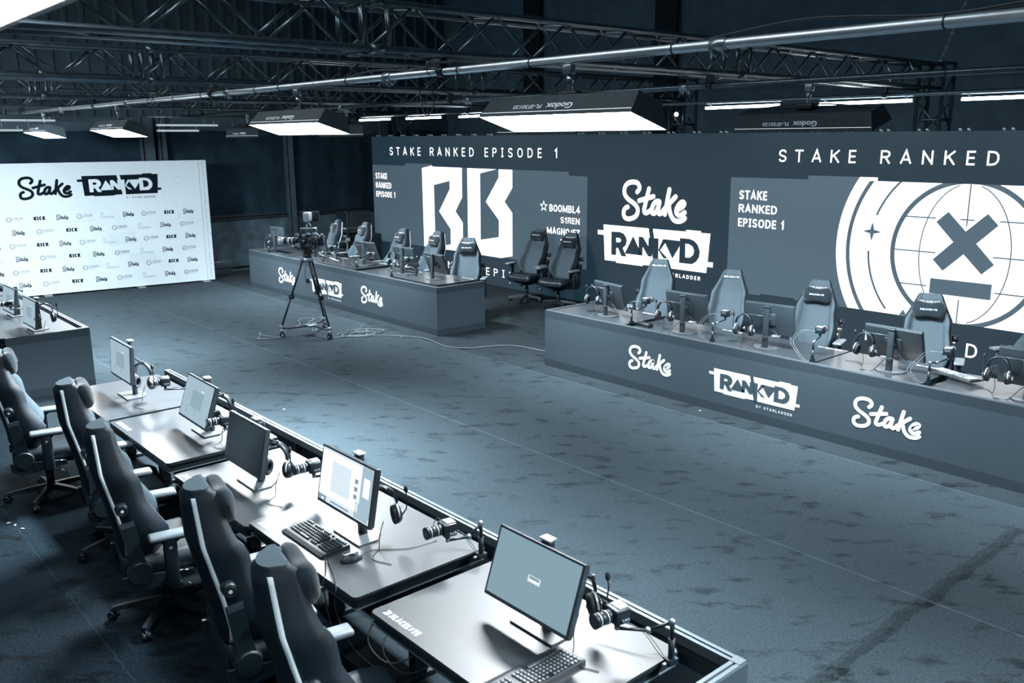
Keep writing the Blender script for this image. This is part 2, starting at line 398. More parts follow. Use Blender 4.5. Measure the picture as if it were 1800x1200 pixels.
def put_caps(mb, txt, u0, u1, v0, v1, fn0, mi=0, gap=.14, wt=.16):
    # wt: stroke weight as a share of the cap height; gap: letter gap as a share of it
    o0 = Vector(fn0(0, 0)); nn = (Vector(fn0(1, 0)) - o0).cross(Vector(fn0(0, 1)) - o0).normalized()
    if nn.x + nn.y > 0: nn = -nn
    adv = [(.30 if c == ' ' else CAPS[c][0]) for c in txt]; tot = sum(adv) + gap * (len(txt) - 1); k = (u1 - u0) / tot; h = v1 - v0; x = u0
    hy = wt * h / 2; hx = min(wt * h / 2, wt * k * .62)
    for c, a in zip(txt, adv):
        if c != ' ':
            for j, path in enumerate(CAPS[c][1]):
                lift = nn * (.0004 * j); fn = lambda u, v: tuple(Vector(fn0(u, v)) + lift)
                cx0, cx1 = x + hx, x + a * k - hx
                sq = c in 'TEILHFDZ' and len(path) < 6
                ribbon(mb, [(cx0 + q[0] * (cx1 - cx0), v0 + hy + q[1] * (h - 2 * hy)) for q in path], hx, hy, fn, mi, sq or c in 'NMPRB41K')
        x += (a + gap) * k

SCRIPT = [[(-9.794, 2.036), (-9.752, 2.082), (-9.751, 2.133), (-9.799, 2.185), (-9.892, 2.196), (-9.992, 2.176), (-10.06, 2.117), (-10.079, 2.036), (-10.056, 1.971), (-9.984, 1.907), (-9.881, 1.855), (-9.805, 1.803), (-9.771, 1.738), (-9.787, 1.667), (-9.854, 1.609), (-9.974, 1.579), (-10.058, 1.603), (-10.085, 1.673), (-10.068, 1.732), (-10.024, 1.769), (-9.995, 1.778)], [(-9.542, 2.096), (-9.569, 2.001), (-9.606, 1.869), (-9.633, 1.755), (-9.622, 1.709), (-9.573, 1.705), (-9.495, 1.749)], [(-9.746, 1.895), (-9.444, 1.977)], [(-9.322, 1.903), (-9.381, 1.899), (-9.439, 1.845), (-9.469, 1.765), (-9.452, 1.705), (-9.395, 1.716), (-9.35, 1.78), (-9.315, 1.883)], [(-9.313, 1.893), (-9.334, 1.79), (-9.331, 1.726), (-9.299, 1.703), (-9.25, 1.735), (-9.211, 1.788)], [(-9.117, 2.101), (-9.152, 1.928), (-9.195, 1.702)], [(-8.988, 1.992), (-9.121, 1.87)], [(-9.123, 1.875), (-9.103, 1.776), (-9.06, 1.678), (-8.988, 1.614), (-8.891, 1.608), (-8.824, 1.634), (-8.789, 1.663)], [(-8.911, 1.802), (-8.839, 1.844), (-8.811, 1.895), (-8.854, 1.915), (-8.914, 1.872), (-8.962, 1.792), (-8.956, 1.734), (-8.906, 1.701), (-8.85, 1.718), (-8.797, 1.752)]]
# extents of the script word in its own drawing: u -10.135..-8.755, v 1.53..2.245
def put_script(mb, u0, u1, v0, v1, fn, mi=0, wd=.080):
    a = (u1 - u0) / 1.38; b_ = (v1 - v0) / .715
    for st in SCRIPT:
        stroke(mb, [(u0 + (p[0] + 10.135) * a, v0 + (p[1] - 1.53) * b_) for p in st], wd * (abs(a) + abs(b_)) / 2, fn, mi)
PLATE = [[(-10.542, 1.448), (-9.527, 1.451), (-9.394, .838), (-9.63, .831), (-9.631, .809), (-10.235, .808), (-10.237, .832), (-10.501, .829)],
         [(-9.436, 1.45), (-8.757, 1.454), (-8.756, 1.483), (-8.466, 1.483), (-8.461, 1.455), (-8.284, 1.457), (-8.314, 1.011), (-8.212, 1.014), (-8.214, .934), (-8.323, .935), (-8.332, .835), (-9.296, .832)],
         [(-10.676, 1.345), (-10.524, 1.347), (-10.518, 1.267), (-10.674, 1.268)]]
GLYPH = [([(-10.352, 1.338), (-10.16, 1.344), (-10.075, 1.325), (-10.02, 1.275), (-9.995, 1.205), (-10.018, 1.129), (-10.083, 1.075), (-9.997, .936), (-10.113, .936), (-10.191, 1.065), (-10.233, 1.065), (-10.232, .94), (-10.346, .937)], [[(-10.238, 1.241), (-10.157, 1.241), (-10.119, 1.21), (-10.155, 1.166), (-10.235, 1.164)]]),
         ([(-9.855, 1.298), (-9.65, .988), (-10.037, .986)], []),
         ([(-9.733, 1.297), (-9.64, 1.298), (-9.52, 1.156), (-9.517, 1.298), (-9.442, 1.297), (-9.434, .989), (-9.52, .988), (-9.641, 1.137), (-9.642, .989), (-9.727, .986)], []),
         ([(-9.396, 1.3), (-9.306, 1.3), (-9.3, .811), (-9.388, .839)], []),
         ([(-9.306, 1.111), (-9.212, 1.299), (-9.118, 1.298), (-9.268, 1.11), (-9.101, .987), (-9.193, .987)], []),
         ([(-9.206, 1.299), (-8.861, 1.296), (-8.872, 1.204), (-9.007, .999), (-9.16, 1.229)], []),
         ([(-8.869, 1.344), (-8.68, 1.344), (-8.59, 1.322), (-8.515, 1.265), (-8.468, 1.164), (-8.478, 1.075), (-8.53, .995), (-8.614, .946), (-8.87, .943)], [[(-8.757, 1.262), (-8.68, 1.259), (-8.61, 1.225), (-8.580, 1.16), (-8.595, 1.10), (-8.65, 1.05), (-8.75, 1.041)]])]
# extents: u -10.676..-8.212, v .808..1.483
def put_plate(mb, u0, u1, v0, v1, fn, fn2, mi=0, mi2=1):
    a = (u1 - u0) / 2.464; b_ = (v1 - v0) / .675
    q = lambda p: (u0 + (p[0] + 10.676) * a, v0 + (p[1] - .808) * b_)
    for o_ in PLATE: mb.poly([q(p) for p in o_], fn, mi=mi)
    for o_, hs in GLYPH: mb.poly([q(p) for p in o_], fn2, [[q(p) for p in h] for h in hs], mi=mi2)

# ================================================================== SETTING
mb = MB(); mb.add([(-8, -8, 0), (14.6, -8, 0), (14.6, 19.3, 0), (-8, 19.3, 0)], [(0, 1, 2, 3)])
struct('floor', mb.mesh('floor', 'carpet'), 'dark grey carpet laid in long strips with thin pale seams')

def corrugated(x0, x1, y, z0, z1, pitch=.32, depth=.05):
    mb = MB(); pts = []
    x = x0
    while x < x1:
        pts += [(x, y), (x + pitch * .62, y), (x + pitch * .72, y - depth), (x + pitch * .9, y - depth)]
        x += pitch
    pts.append((x, y))
    vs_ = [(p[0], p[1], z0) for p in pts] + [(p[0], p[1], z1) for p in pts]; n = len(pts)
    mb.add(vs_, [(i, i + 1, n + i + 1, n + i) for i in range(n - 1)])
    return mb
wb = struct('wall_back', corrugated(-8, 14.6, 19.32, 3.38, 7.2).mesh('wall_back', 'corrugated'), 'dark corrugated sheet wall at the far end of the hall')
# black drape below the sheet, softly pleated
mb = MB(); n = 220; vs_ = []
for z in (1.17, 3.12):
    for i in range(n + 1):
        x = -8 + 22.6 * i / n; vs_.append((x, 19.23 + .018 * math.sin(x * 5.3) + .012 * math.sin(x * 13.1), z))
mb.add(vs_, [(i, i + 1, n + 2 + i, n + 1 + i) for i in range(n)], 0, True)
obj('drape', mb.mesh('drape', 'curtain'), wb)
mb = MB(); mb.box((3.3, 19.30, 3.25), (22.6, .14, .28)); obj('fascia_beam', mb.mesh('fascia_beam', 'column'), wb)
mb = MB(); mb.box((3.3, 19.27, .59), (22.6, .16, 1.18)); obj('dado', mb.mesh('dado', 'dado'), wb)
mb = MB(); mb.box((3.3, 19.15, 1.195), (22.6, .12, .035)); mb.box((3.3, 19.17, 1.255), (22.6, .05, .05)); struct('trim_1', mb.mesh('trim_1', 'case'), 'dark ledge along the top of the low wall')
mb = MB(); mb.box((3.3, 19.15, .14), (22.6, .10, .05)); struct('trim_2', mb.mesh('trim_2', 'column'), 'thin pale rail low on the back wall')
for x, wd in ((6.68, .20), (6.99, .09), (9.88, .12), (12.5, .16)):
    mb = MB(); mb.box((x, 19.09, 1.7), (wd, .10, 3.4)); mb.box((x - wd / 2 - .05, 19.11, 1.7), (.03, .12, 3.4)); obj('column', mb.mesh('column', 'column'), wb)
mb = MB(); n = 160; vs_ = []
for z in (0, 7.2):
    for i in range(n + 1):
        y = -8 + 27 * i / n; vs_.append((14.4 + .03 * math.sin(y * 1.7) + .012 * math.sin(y * 7), y, z))
mb.add(vs_, [(i, i + 1, n + 2 + i, n + 1 + i) for i in range(n)], 0, True)
wr = struct('wall_right', mb.mesh('wall_right', 'wall_cloth'), 'dark cloth wall behind the screens')
for y in (11.7, 15.6):
    mb = MB(); mb.box((14.3, y, 5.0), (.06, .55, 4.4)); obj('dark_opening', mb.mesh('dark_opening', 'black_matt'), wr)

# ================================================================== SCREEN WALL
XW = 11.35
led = thing('video_wall', 'long dark video wall showing team logos and white lettering behind the desks', 'screen', (XW, 9.0, 0))
def pw(off): return lambda u, v: (-off, -u - 9.0, v)
Y0, Y1 = -2.1, 17.9
mb = MB(); mb.box((.10, (Y0 + Y1) / 2 - 9, 1.487), (.18, Y1 - Y0, 2.974)); obj('cabinet', mb.mesh('cabinet', 'case'), led)
mb = MB(); mb.add([(0, Y1 - 9, .01), (0, Y0 - 9, .01), (0, Y0 - 9, 2.974), (0, Y1 - 9, 2.974)], [(0, 1, 2, 3)]); obj('screen_face', mb.mesh('screen_face', 'led_ground'), led)
mb = MB(); f = pw(.003)
mb.poly([(-17.9, 2.337), (-16.57, 2.336), (-16.57, 2.393), (-15.548, 2.391), (-15.548, 2.337), (-11.413, 2.325), (-11.413, 2.26), (-10.945, 2.255), (-10.946, .608), (-17.2, .60), (-17.2, .585), (-17.9, .585)], f)
obj('screen_panel', mb.mesh('screen_panel', 'led_panel'), led, label='grey screen panel carrying two angular letters')
mb = MB()
mb.poly([(-7.955, 2.330), (-6.677, 2.336), (-6.677, 2.39), (-5.667, 2.39), (-5.667, 2.339), (-1.2, 2.345), (-1.2, .62), (-6.77, .613), (-6.77, .633), (-7.335, .633), (-7.335, .606), (-7.945, .59)], f)
obj('screen_panel', mb.mesh('screen_panel_r', 'led_panel_r'), led, label='grey screen panel carrying a crossed out globe')
f2, f3, f4 = pw(.006), pw(.009), pw(.012)
mb = MB()
mb.poly([(-15.921, 2.300), (-15.549, 2.362), (-15.54, 2.338), (-14.516, 2.334), (-14.526, 1.735), (-14.76, 1.436), (-14.519, 1.216), (-14.529, .607), (-15.915, .600)], f2, [[(-15.5, 1.953), (-14.943, 2.057), (-14.94, 1.89), (-15.333, 1.403), (-14.943, 1.054), (-14.941, .725), (-15.497, .625)]])
mb.poly([(-14.341, 2.332), (-13.424, 2.329), (-13.928, 2.236), (-13.938, .905), (-13.364, 1.004), (-13.359, 1.34), (-13.76, 1.683), (-13.354, 2.173), (-13.352, 2.329), (-12.947, 2.328), (-12.95, 1.983), (-13.181, 1.711), (-12.955, 1.505), (-12.955, .663), (-13.297, .594), (-14.35, .60)], f2)
obj('team_emblem', mb.mesh('team_emblem', 'e_white'), led, label='two white angular letters B side by side')
# crossed-out globe: nested discs and rings, clipped to the panel
GC = (-4.49, 1.481); TOPV, BOTV = 2.343, .618
def ring(r0, r1, a0, a1, n=64):
    o_, i_ = [], []
    for k in range(n + 1):
        a = a0 + (a1 - a0) * k / n
        o_.append((GC[0] + r1 * math.cos(a), GC[1] + r1 * math.sin(a))); i_.append((GC[0] + r0 * math.cos(a), GC[1] + r0 * math.sin(a)))
    return o_, i_
def ring_art(mb, r0, r1, fn, mi=0, a0=0.0, a1=2 * PI, top=TOPV, n=120):
    # quads of a ring clipped against the top and bottom lines of the panel
    o_, i_ = ring(r0, r1, a0, a1, n)
    for k in range(n):
        q = [i_[k], o_[k], o_[k + 1], i_[k + 1]]
        for lim, sg in ((top, 1), (BOTV, -1)):
            out = []
            for j in range(len(q)):
                a, b_ = q[j], q[(j + 1) % len(q)]; ia, ib = sg * (lim - a[1]) >= 0, sg * (lim - b_[1]) >= 0
                if ia: out.append(a)
                if ia != ib:
                    t_ = (lim - a[1]) / (b_[1] - a[1]); out.append((a[0] + t_ * (b_[0] - a[0]), lim))
            q = out
            if len(q) < 3: break
        if len(q) >= 3: mb.add([fn(*p) for p in q], [tuple(range(len(q)))], mi)
mb = MB(); ring_art(mb, 0, 1.69, f2, 0)
# the stretch under the raised step of the panel
ang = [math.asin((2.39 - GC[1]) / 1.69), math.asin((2.339 - GC[1]) / 1.69)]
mb.poly([(GC[0] - 1.69 * math.cos(ang[1]), 2.339), (GC[0] - 1.69 * math.cos(ang[0]), 2.39), (-5.667, 2.39), (-5.667, 2.339)], f2)
ring_art(mb, 1.490, 1.545, f3, 1); ring_art(mb, .865, .925, f3, 1)
for a0, a1 in ((2.32, 2.79), (3.19, 3.86), (-.05, .62), (-.72, -.25)): ring_art(mb, 1.208, 1.236, f3, 1, a0, a1, n=30)
def star4(c, r, k=.28):
    pts = []
    for i in range(4):
        a = PI / 2 * i + PI / 2; b_ = a + PI / 4
        pts.append((c[0] + r * math.cos(a), c[1] + r * math.sin(a)))
        for t_ in (.25, .5, .75):
            aa = a + PI / 2 * t_; rr = r * (k + (1 - k) * abs(t_ - .5) * .9); pts.append((c[0] + rr * math.cos(aa), c[1] + rr * math.sin(aa)))
    return pts
mb.poly(star4((-5.684, 1.682), .128), f3, mi=1); mb.poly(star4((-3.30, 1.682), .128), f3, mi=1)
mb.poly([(-5.22, BOTV + .002), (-5.12, BOTV + .002), (-5.17, .70)], f3, mi=1)
# meridians and parallels
for e in (1, -1):
    pts = [(GC[0] + e * .545 * math.cos(a), GC[1] + .865 * math.sin(a)) for a in [(-1.45 + 2.9 * k / 24) for k in range(25)]]
    stroke(mb, [p for p in pts if p[1] > BOTV + .02 and p[1] < TOPV - .01], .014, f3, 1)
for a, b_ in (((-4.486, 2.335), (-4.487, 1.84)), ((-4.487, .91), (-4.487, .625)), ((-5.25, 1.911), (-4.873, 1.911)), ((-4.565, 1.912), (-4.409, 1.912)), ((-4.104, 1.914), (-3.73, 1.914)), ((-5.36, 1.478), (-4.835, 1.478)), ((-4.139, 1.482), (-3.62, 1.482)), ((-5.243, 1.046), (-4.907, 1.046)), ((-4.073, 1.052), (-3.74, 1.052))):
    stroke(mb, [a, b_], .016, f3, 1)
mb.poly([(-4.855, 1.865), (-4.719, 1.998), (-4.489, 1.770), (-4.253, 1.999), (-4.12, 1.867), (-4.350, 1.630), (-4.119, 1.393), (-4.253, 1.262), (-4.486, 1.489), (-4.718, 1.259), (-4.854, 1.391), (-4.624, 1.630)], f4, mi=1)
mb.poly([(-4.859, 1.152), (-4.117, 1.154), (-4.116, .961), (-4.859, .961)], f4, mi=1)
obj('globe_emblem', mb.mesh('globe_emblem', ['e_white', 'led_ink']), led, label='white globe emblem with a cross and a bar over it')
mb = MB(); put_script(mb, -10.135, -8.755, 1.53, 2.245, f2); obj('script_wordmark', mb.mesh('script_wordmark', 'e_white'), led, label='white script wordmark on the dark screen')
mb = MB(); put_plate(mb, -10.676, -8.212, .808, 1.483, f2, f3); obj('block_wordmark', mb.mesh('block_wordmark', ['e_white', 'led_ground']), led, label='block wordmark cut out of a white plate')
mb = MB()
put_caps(mb, 'STAKE RANKED EPISODE 1', -17.15, -11.70, 2.562, 2.738, f2, gap=.62, wt=.135)
put_caps(mb, 'STAKE RANKED EPISODE 1', -17.15, -11.70, .205, .360, f2, gap=.62, wt=.135)
put_caps(mb, 'STAKE RANKED', -7.16, -4.20, 2.568, 2.74, f2, gap=.62, wt=.135); put_caps(mb, 'EPISODE 1', -3.78, -1.70, 2.568, 2.74, f2, gap=.62, wt=.135)
put_caps(mb, 'STAKE RANKED', -7.16, -4.20, .208, .385, f2, gap=.62, wt=.135); put_caps(mb, 'EPISODE 1', -3.78, -1.70, .208, .385, f2, gap=.62, wt=.135)
for s, u0, u1, v0, v1 in (('STAKE', -17.78, -17.30, 2.022, 2.155), ('RANKED', -17.78, -17.135, 1.812, 1.942), ('EPISODE 1', -17.78, -16.985, 1.61, 1.737),
                          ('BOOMBL4', -11.91, -11.122, 1.597, 1.728), ('S1REN', -11.612, -11.125, 1.40, 1.513), ('MAGNOJEZ', -11.972, -11.122, 1.185, 1.307), ('ZORTE', -11.616, -11.13, .99, 1.105), ('S', -11.19, -11.126, .777, .911),
                          ('STAKE', -7.79, -7.315, 2.012, 2.144), ('RANKED', -7.79, -7.138, 1.817, 1.94), ('EPISODE 1', -7.79, -7.005, 1.607, 1.733)):
    put_caps(mb, s, u0, u1, v0, v1, f2, gap=.13, wt=.185)
put_caps(mb, 'BY STARLADDER', -9.36, -8.445, .700, .762, f2, gap=.32, wt=.2)
S5 = [(-12.064 + (.112 if i % 2 == 0 else .046) * math.cos(PI / 2 + PI * i / 5), 1.683 + (.112 if i % 2 == 0 else .046) * math.sin(PI / 2 + PI * i / 5)) for i in range(10)]
S5i = [(-12.064 + (p[0] + 12.064) * .66, 1.683 + (p[1] - 1.683) * .66) for p in S5]
mb.poly(S5, f2, [S5i])
obj('lettering', mb.mesh('lettering', 'e_white'), led, label='white capital lettering')
mb = MB()
for k in range(40):
    y = Y1 - .25 - k * .5 - 9
    for d in (-.05, .05):
        if y + d > Y0 - 9: mb.cyl((.06, y + d, 2.97), (.06, y + d, 3.0), .010, n=6); mb.sphere((.02, y + d, 2.995), .015, 0, 8, 6)
obj('top_bolts', mb.mesh('top_bolts', 'white_print'), led)

# ================================================================== TRUSSES, PIPES, LAMPS
ZB, ZT = 3.505, 3.795
def truss_along_x(y, x0, x1, phase):
    t_ = thing('truss', '', 'truss', (0, 0, 0), 0, 'box trusses across the hall')
    for yy in (y, y + .29):
        for z in (ZB, ZT):
            mb = MB(); mb.cyl((x0, yy, z), (x1, yy, z), .025, n=10); obj('chord', mb.mesh('chord', 'truss'), t_)
    mb = MB(); s = .36
    for yy, ph in ((y, 0), (y + .29, .0)):
        x = x0 + phase; up = True
        while x + s < x1:
            a, b_ = (ZB, ZT) if up else (ZT, ZB)
            mb.cyl((x, yy, a), (x + s, yy, b_), .0125, n=6); x += s; up = not up
    for z, ph in ((ZB, .18), (ZT, 0)):
        x = x0 + phase + ph; up = True
        while x + s < x1:
            a, b_ = (y, y + .29) if up else (y + .29, y)
            mb.cyl((x, a, z), (x + s, b_, z), .011, n=6); x += s; up = not up
    obj('lacing', mb.mesh('lacing', 'truss'), t_)
    for xj in (3.33, 7.45):
        mb = MB()
        for dx in (-.10, .10):
            for yy in (y, y + .29): mb.cyl((xj + dx, yy, ZB), (xj + dx, yy, ZT), .021, n=8)
            for z in (ZB, ZT): mb.cyl((xj + dx, y, z), (xj + dx, y + .29, z), .016, n=6)
        for yy in (y, y + .29):
            for z in (ZB, ZT): mb.cyl((xj - .05, yy, z), (xj + .05, yy, z), .034, n=8)
        obj('joint_frame', mb.mesh('joint_frame', 'truss'), t_)
    return t_
TL = ['box truss nearest the camera across the top of the hall', 'second box truss from the camera, over the tripod', 'third box truss from the camera, over the far desk', 'farthest box truss, close to the corrugated wall']
for (y, ph), lb in zip(((5.15, .12), (9.2, .05), (13.2, .2), (17.2, .1)), TL):
    tag(truss_along_x(y, -6.2, 11.75, ph), lb, 'truss', 'box trusses across the hall')
def tower(x, y, lb):
    t_ = thing('truss_tower', lb, 'truss tower', (x, y, 0), 0, 'truss towers behind the screens')
    h = .155
    for sx_ in (-h, h):
        for sy_ in (-h, h):
            mb = MB(); mb.cyl((sx_, sy_, 0), (sx_, sy_, 3.84), .025, n=8); obj('upright', mb.mesh('upright', 'truss'), t_)
    mb = MB(); s = .33
    for k in range(11):
        z = .05 + k * s
        for i, (a, b_) in enumerate((((-h, -h), (h, -h)), ((h, -h), (h, h)), ((h, h), (-h, h)), ((-h, h), (-h, -h)))):
            p, q = (a, b_) if k % 2 == 0 else (b_, a); mb.cyl((p[0], p[1], z), (q[0], q[1], z + s), .0125, n=6)
    for z in (3.12, 3.82):
        for a, b_ in (((-h, -h), (h, -h)), ((h, -h), (h, h)), ((h, h), (-h, h)), ((-h, h), (-h, -h))): mb.cyl((a[0], a[1], z), (b_[0], b_[1], z), .016, n=6)
    obj('lacing', mb.mesh('lacing', 'truss'), t_)
    mb = MB(); mb.box((0, 0, .01), (.6, .6, .02)); obj('base_plate', mb.mesh('base_plate', 'steel'), t_)
    return t_
for y, lb in ((5.28, 'truss tower behind the screen above the globe emblem'), (9.35, 'truss tower behind the screen above the white script wordmark'), (13.35, 'truss tower behind the screen above the player names'), (17.4, 'truss tower behind the far left end of the screen')):
    tower(11.9, y, lb)
sl_ = thing('clamp_lamp', 'tiny bright bulb on the truss tower right of the large lit softbox', 'lamp', (11.72, 9.33, 3.28), 0)
mb = MB(); mb.sphere((0, 0, 0), .035, 0, 12, 8); obj('bulb', mb.mesh('bulb', 'e_small'), sl_)
mb = MB(); mb.cyl((0, 0, .03), (0, 0, .09), .02, None, 10); mb.box((.03, 0, .10), (.10, .03, .03)); obj('socket', mb.mesh('socket', 'black'), sl_)
ch = MB(); pts = [Vector((11.75, 5.2, 3.8)), Vector((11.2, 4.3, 5.6))]; d = pts[1] - pts[0]; n = 46
for k in range(n):
    p = pts[0] + d * (k / n); ch.torus((p.x, p.y, p.z), .016, .005, 'x' if k % 2 else 'y', 8)
tag(obj('hoist_chain', ch.mesh('hoist_chain', 'steel')), 'hoist chain rising from the truss tower by the right wall', 'chain')

def pipe(x, z, y0, y1, r, m_, lb, joints, wraps):
    t_ = thing('lighting_pipe', lb, 'pipe', (x, y0, z), 0, 'lighting pipes under the trusses')
    mb = MB(); mb.cyl((0, 0, 0), (0, y1 - y0, 0), r, n=20); obj('tube', mb.mesh('tube', m_), t_)
    for y in joints:
        mb = MB(); mb.cyl((0, y - y0 - .05, 0), (0, y - y0 + .05, 0), r + .008, n=14)
        for dy in (-.035, .035): mb.cyl((-.02, y - y0 + dy, -r - .004), (.02, y - y0 + dy, -r - .034), .008, n=6); mb.box((0, y - y0 + dy, -r - .012), (.05, .014, .02))
        obj('coupler', mb.mesh('coupler', 'steel'), t_)
    mb = MB()
    for y in wraps: mb.torus((0, y - y0, 0), r + .003, .004, 'y', 14)
    if wraps: obj('cable_tie', mb.mesh('cable_tie', 'black'), t_)
    for y in (5.3, 9.35, 13.35, 17.35):
        if y0 < y < y1:
            mb = MB(); mb.box((0, y - y0, .055), (.05, .06, .12)); mb.cyl((0, y - y0 - .03, 0), (0, y - y0 + .03, 0), r + .012, n=12); obj('clamp', mb.mesh('clamp', 'black'), t_)
    return t_
ZP = 3.395
pipe(3.98, ZP, -2.5, 18.4, .027, 'alu', 'bright aluminium pipe carrying the softboxes over the nearest desk row', [2.9, 6.0, 8.95, 12.0, 15.0], [.9, 1.75, 3.2, 4.35, 5.1, 6.6, 7.8, 8.3, 9.6, 10.4, 11.2])
pipe(7.15, ZP, -2.5, 18.4, .026, 'truss', 'darker pipe over the middle of the hall carrying softboxes turned away', [5.6, 9.0, 12.1], [2.2, 3.1, 6.4, 7.2, 9.9])
pipe(10.6, 3.395, -2.5, 18.4, .024, 'truss', 'thin pipe in front of the screens carrying the glowing tubes', [], [])
pipe(.05, ZP, -3.0, 3.1, .026, 'truss', 'short pipe near the camera at the left', [], [])

def softbox(x, y, z, tilt, lb, facing=1, length=1.33, hang=ZP, lit=True, rz=0.0, watt=None, spread=None):
    # face normal points down and towards -x (facing=1) or +x (facing=-1)
    t_ = thing('softbox', lb, 'softbox', (x, y, z), rz + (0 if facing == 1 else PI), 'softboxes on the lighting pipes')
    R_ = Matrix.Rotation(tilt, 4, 'Y')      # +x side goes down
    a, b_ = .165, length / 2; a2, b2, d_ = .105, length / 2 - .03, .145
    mb = MB(); rings = [[(-a, -b_, 0), (a, -b_, 0), (a, b_, 0), (-a, b_, 0)], [(-a2, -b2, d_), (a2, -b2, d_), (a2, b2, d_), (-a2, b2, d_)]]
    mb.loft(rings, 0, False, False, R_); mb.add(rings[1], [(0, 1, 2, 3)], 0, False, R_)
    # inner walls and lip
    mb.loft([[(-a + .004, -b_ + .004, .001), (a - .004, -b_ + .004, .001), (a - .004, b_ - .004, .001), (-a + .004, b_ - .004, .001)], [(-a + .012, -b_ + .014, .03), (a - .012, -b_ + .014, .03), (a - .012, b_ - .014, .03), (-a + .012, b_ - .014, .03)]], 1, False, False, R_)
    obj('housing', mb.mesh('housing', ['softbox_cloth', 'soft_rim']), t_)
    mb = MB(); e = .028
    mb.add([(-a + .012, -b_ + .014, e), (a - .012, -b_ + .014, e), (a - .012, b_ - .014, e), (-a + .012, b_ - .014, e)], [(0, 3, 2, 1)], 0, False, R_)
    obj('diffuser', mb.mesh('diffuser', 'e_soft' if lit else 'soft_rim', fix=False), t_, label='glowing white diffuser')
    # upside-down maker's lettering on both long cloth sides
    mb = MB()
    for sg in (-1, 1):
        p0 = Vector((sg * a, 0, 0)); p1 = Vector((sg * a2, 0, d_)); ax = (p1 - p0); L_ = ax.length; ax.normalize(); nrm = Vector((sg * ax.z, 0, -sg * ax.x)) * (1 if ax.z * 1 > 0 else -1)
        yd = -sg
        def fn(u, v, p0=p0, ax=ax, nrm=nrm, yd=yd): return tuple(R_ @ (p0 + ax * (L_ * (1 - v)) + nrm * .003 + Vector((0, u * yd, 0))))
        fn_ = fn
        put_text(mb, 'Godox', -.17, .06, .42, .72, fn_, bold=.03); put_text(mb, 'FL-SF30120', .10, .36, .47, .67, fn_, bold=.02)
    obj('lettering', mb.mesh('lettering_sb', 'white_print'), t_)
    la = bpy.data.lights.new('softbox_lamp', 'AREA'); la.shape = 'RECTANGLE'; la.size = .29; la.size_y = length - .06
    la.energy = watt or SOFTBOX_W; la.spread = math.radians(spread or SOFTBOX_SPREAD); la.color = (.92, .975, 1.0)
    lo = bpy.data.objects.new('softbox_lamp', la); COL.objects.link(lo); lo.parent = t_; lo.matrix_local = R_ @ Matrix.Translation((0, 0, .022))
    top = R_ @ Vector((0, 0, d_)); hz = hang - z
    mb = MB(); mb.cyl(top, (top.x * .4, 0, hz - .055), .014, n=8); mb.rbox((top.x * .5, 0, hz - .06), (.05, .07, .06), .008); mb.cyl((top.x * .7, .0, (top.z + hz) / 2 - .02), (top.x * .7, 0, (top.z + hz) / 2 + .02), .022, n=8)
    obj('mounting_rod', mb.mesh('mounting_rod', 'steel'), t_)
    mb = MB(); mb.tube(smooth_path([tuple(R_ @ Vector((0, -b2 + .05, d_))), tuple(R_ @ Vector((0, -b2 * .5, d_ + .035))), tuple(R_ @ Vector((0, 0, d_ + .05))), tuple(R_ @ Vector((0, b2 * .5, d_ + .035))), tuple(R_ @ Vector((0, b2 - .05, d_)))]), .006); mb.rbox(tuple(R_ @ Vector((0, 0, d_ + .03))), (.10, .16, .05), .01)
    obj('bracket', mb.mesh('bracket', 'black'), t_)
    return t_
T18 = math.radians(17)
for y, lb in ((.2, 'unseen softbox added on the bright pipe beyond the right edge of the view'), (4.0, 'large lit softbox hanging nearest on the bright pipe'), (7.47, 'lit softbox second nearest on the bright pipe, above the far monitors'), (12.4, 'lit softbox third along the bright pipe, over the white banner'), (16.0, 'smallest lit softbox, farthest along the bright pipe')):
    softbox(3.95, y, 3.015, T18, lb, watt={.2: 260, 4.0: 175, 7.47: 560, 12.4: 330, 16.0: 90}[y])  # the one beyond the right edge is unseen, added to light the carpet
for y, lb in ((.7, 'unseen softbox on the darker pipe beyond the right edge of the view'), (4.24, 'dark backed softbox turned to the screen, with white lettering, above the globe'), (7.6, 'dark softbox half hidden behind the large lit softbox'), (11.9, 'dark softbox half hidden behind the second lit softbox'), (15.3, 'dark softbox over the far left end of the desks')):
    softbox(7.15, y, 3.01, T18, lb, -1, watt=150)  # the box beyond the right edge is unseen, kept for the lighting
softbox(.05, 1.0, 3.078, T18, 'softbox cut off by the top left corner of the view')
# one unseen softbox, added out of view to the left to brighten the banner
softbox(1.7, 13.2, 3.12, math.radians(60), 'unseen softbox added beyond the left edge to light the white banner', -1, 1.33, ZP, True, math.radians(53), 150, 90)

def tube_light(a, b_, m_, lb, group, drop=.05):
    a, b_ = Vector(a), Vector(b_); c = (a + b_) / 2
    t_ = thing('tube_light', lb, 'tube light', c, 0, group)
    mb = MB(); mb.cyl(a - c, b_ - c, .019, n=12); obj('glowing_tube', mb.mesh('glowing_tube', m_), t_)
    for p in (a, b_):
        q = (p - c) * .86; mb = MB(); mb.box((q.x, q.y, q.z + .045), (.02, .03, .06)); mb.cyl((p - c) * .985, (p - c) * 1.012, .021, n=10); obj('holder', mb.mesh('holder', 'steel'), t_)
    return t_
for y0, y1, lb in ((17.166, 15.917, 'glowing tube light farthest left above the screen'), (15.376, 14.157, 'glowing tube light second from the left above the screen'), (13.618, 12.4, 'glowing tube light partly behind the large softbox'), (7.921, 6.704, 'glowing tube light above the start of the right lettering'), (6.154, 4.944, 'glowing tube light left of the truss tower'), (4.401, 3.19, 'glowing tube light right of the truss tower')):
    tube_light((10.6, y0, 3.32), (10.6, y1, 3.325), 'e_tube', lb, 'glowing tubes above the screens')
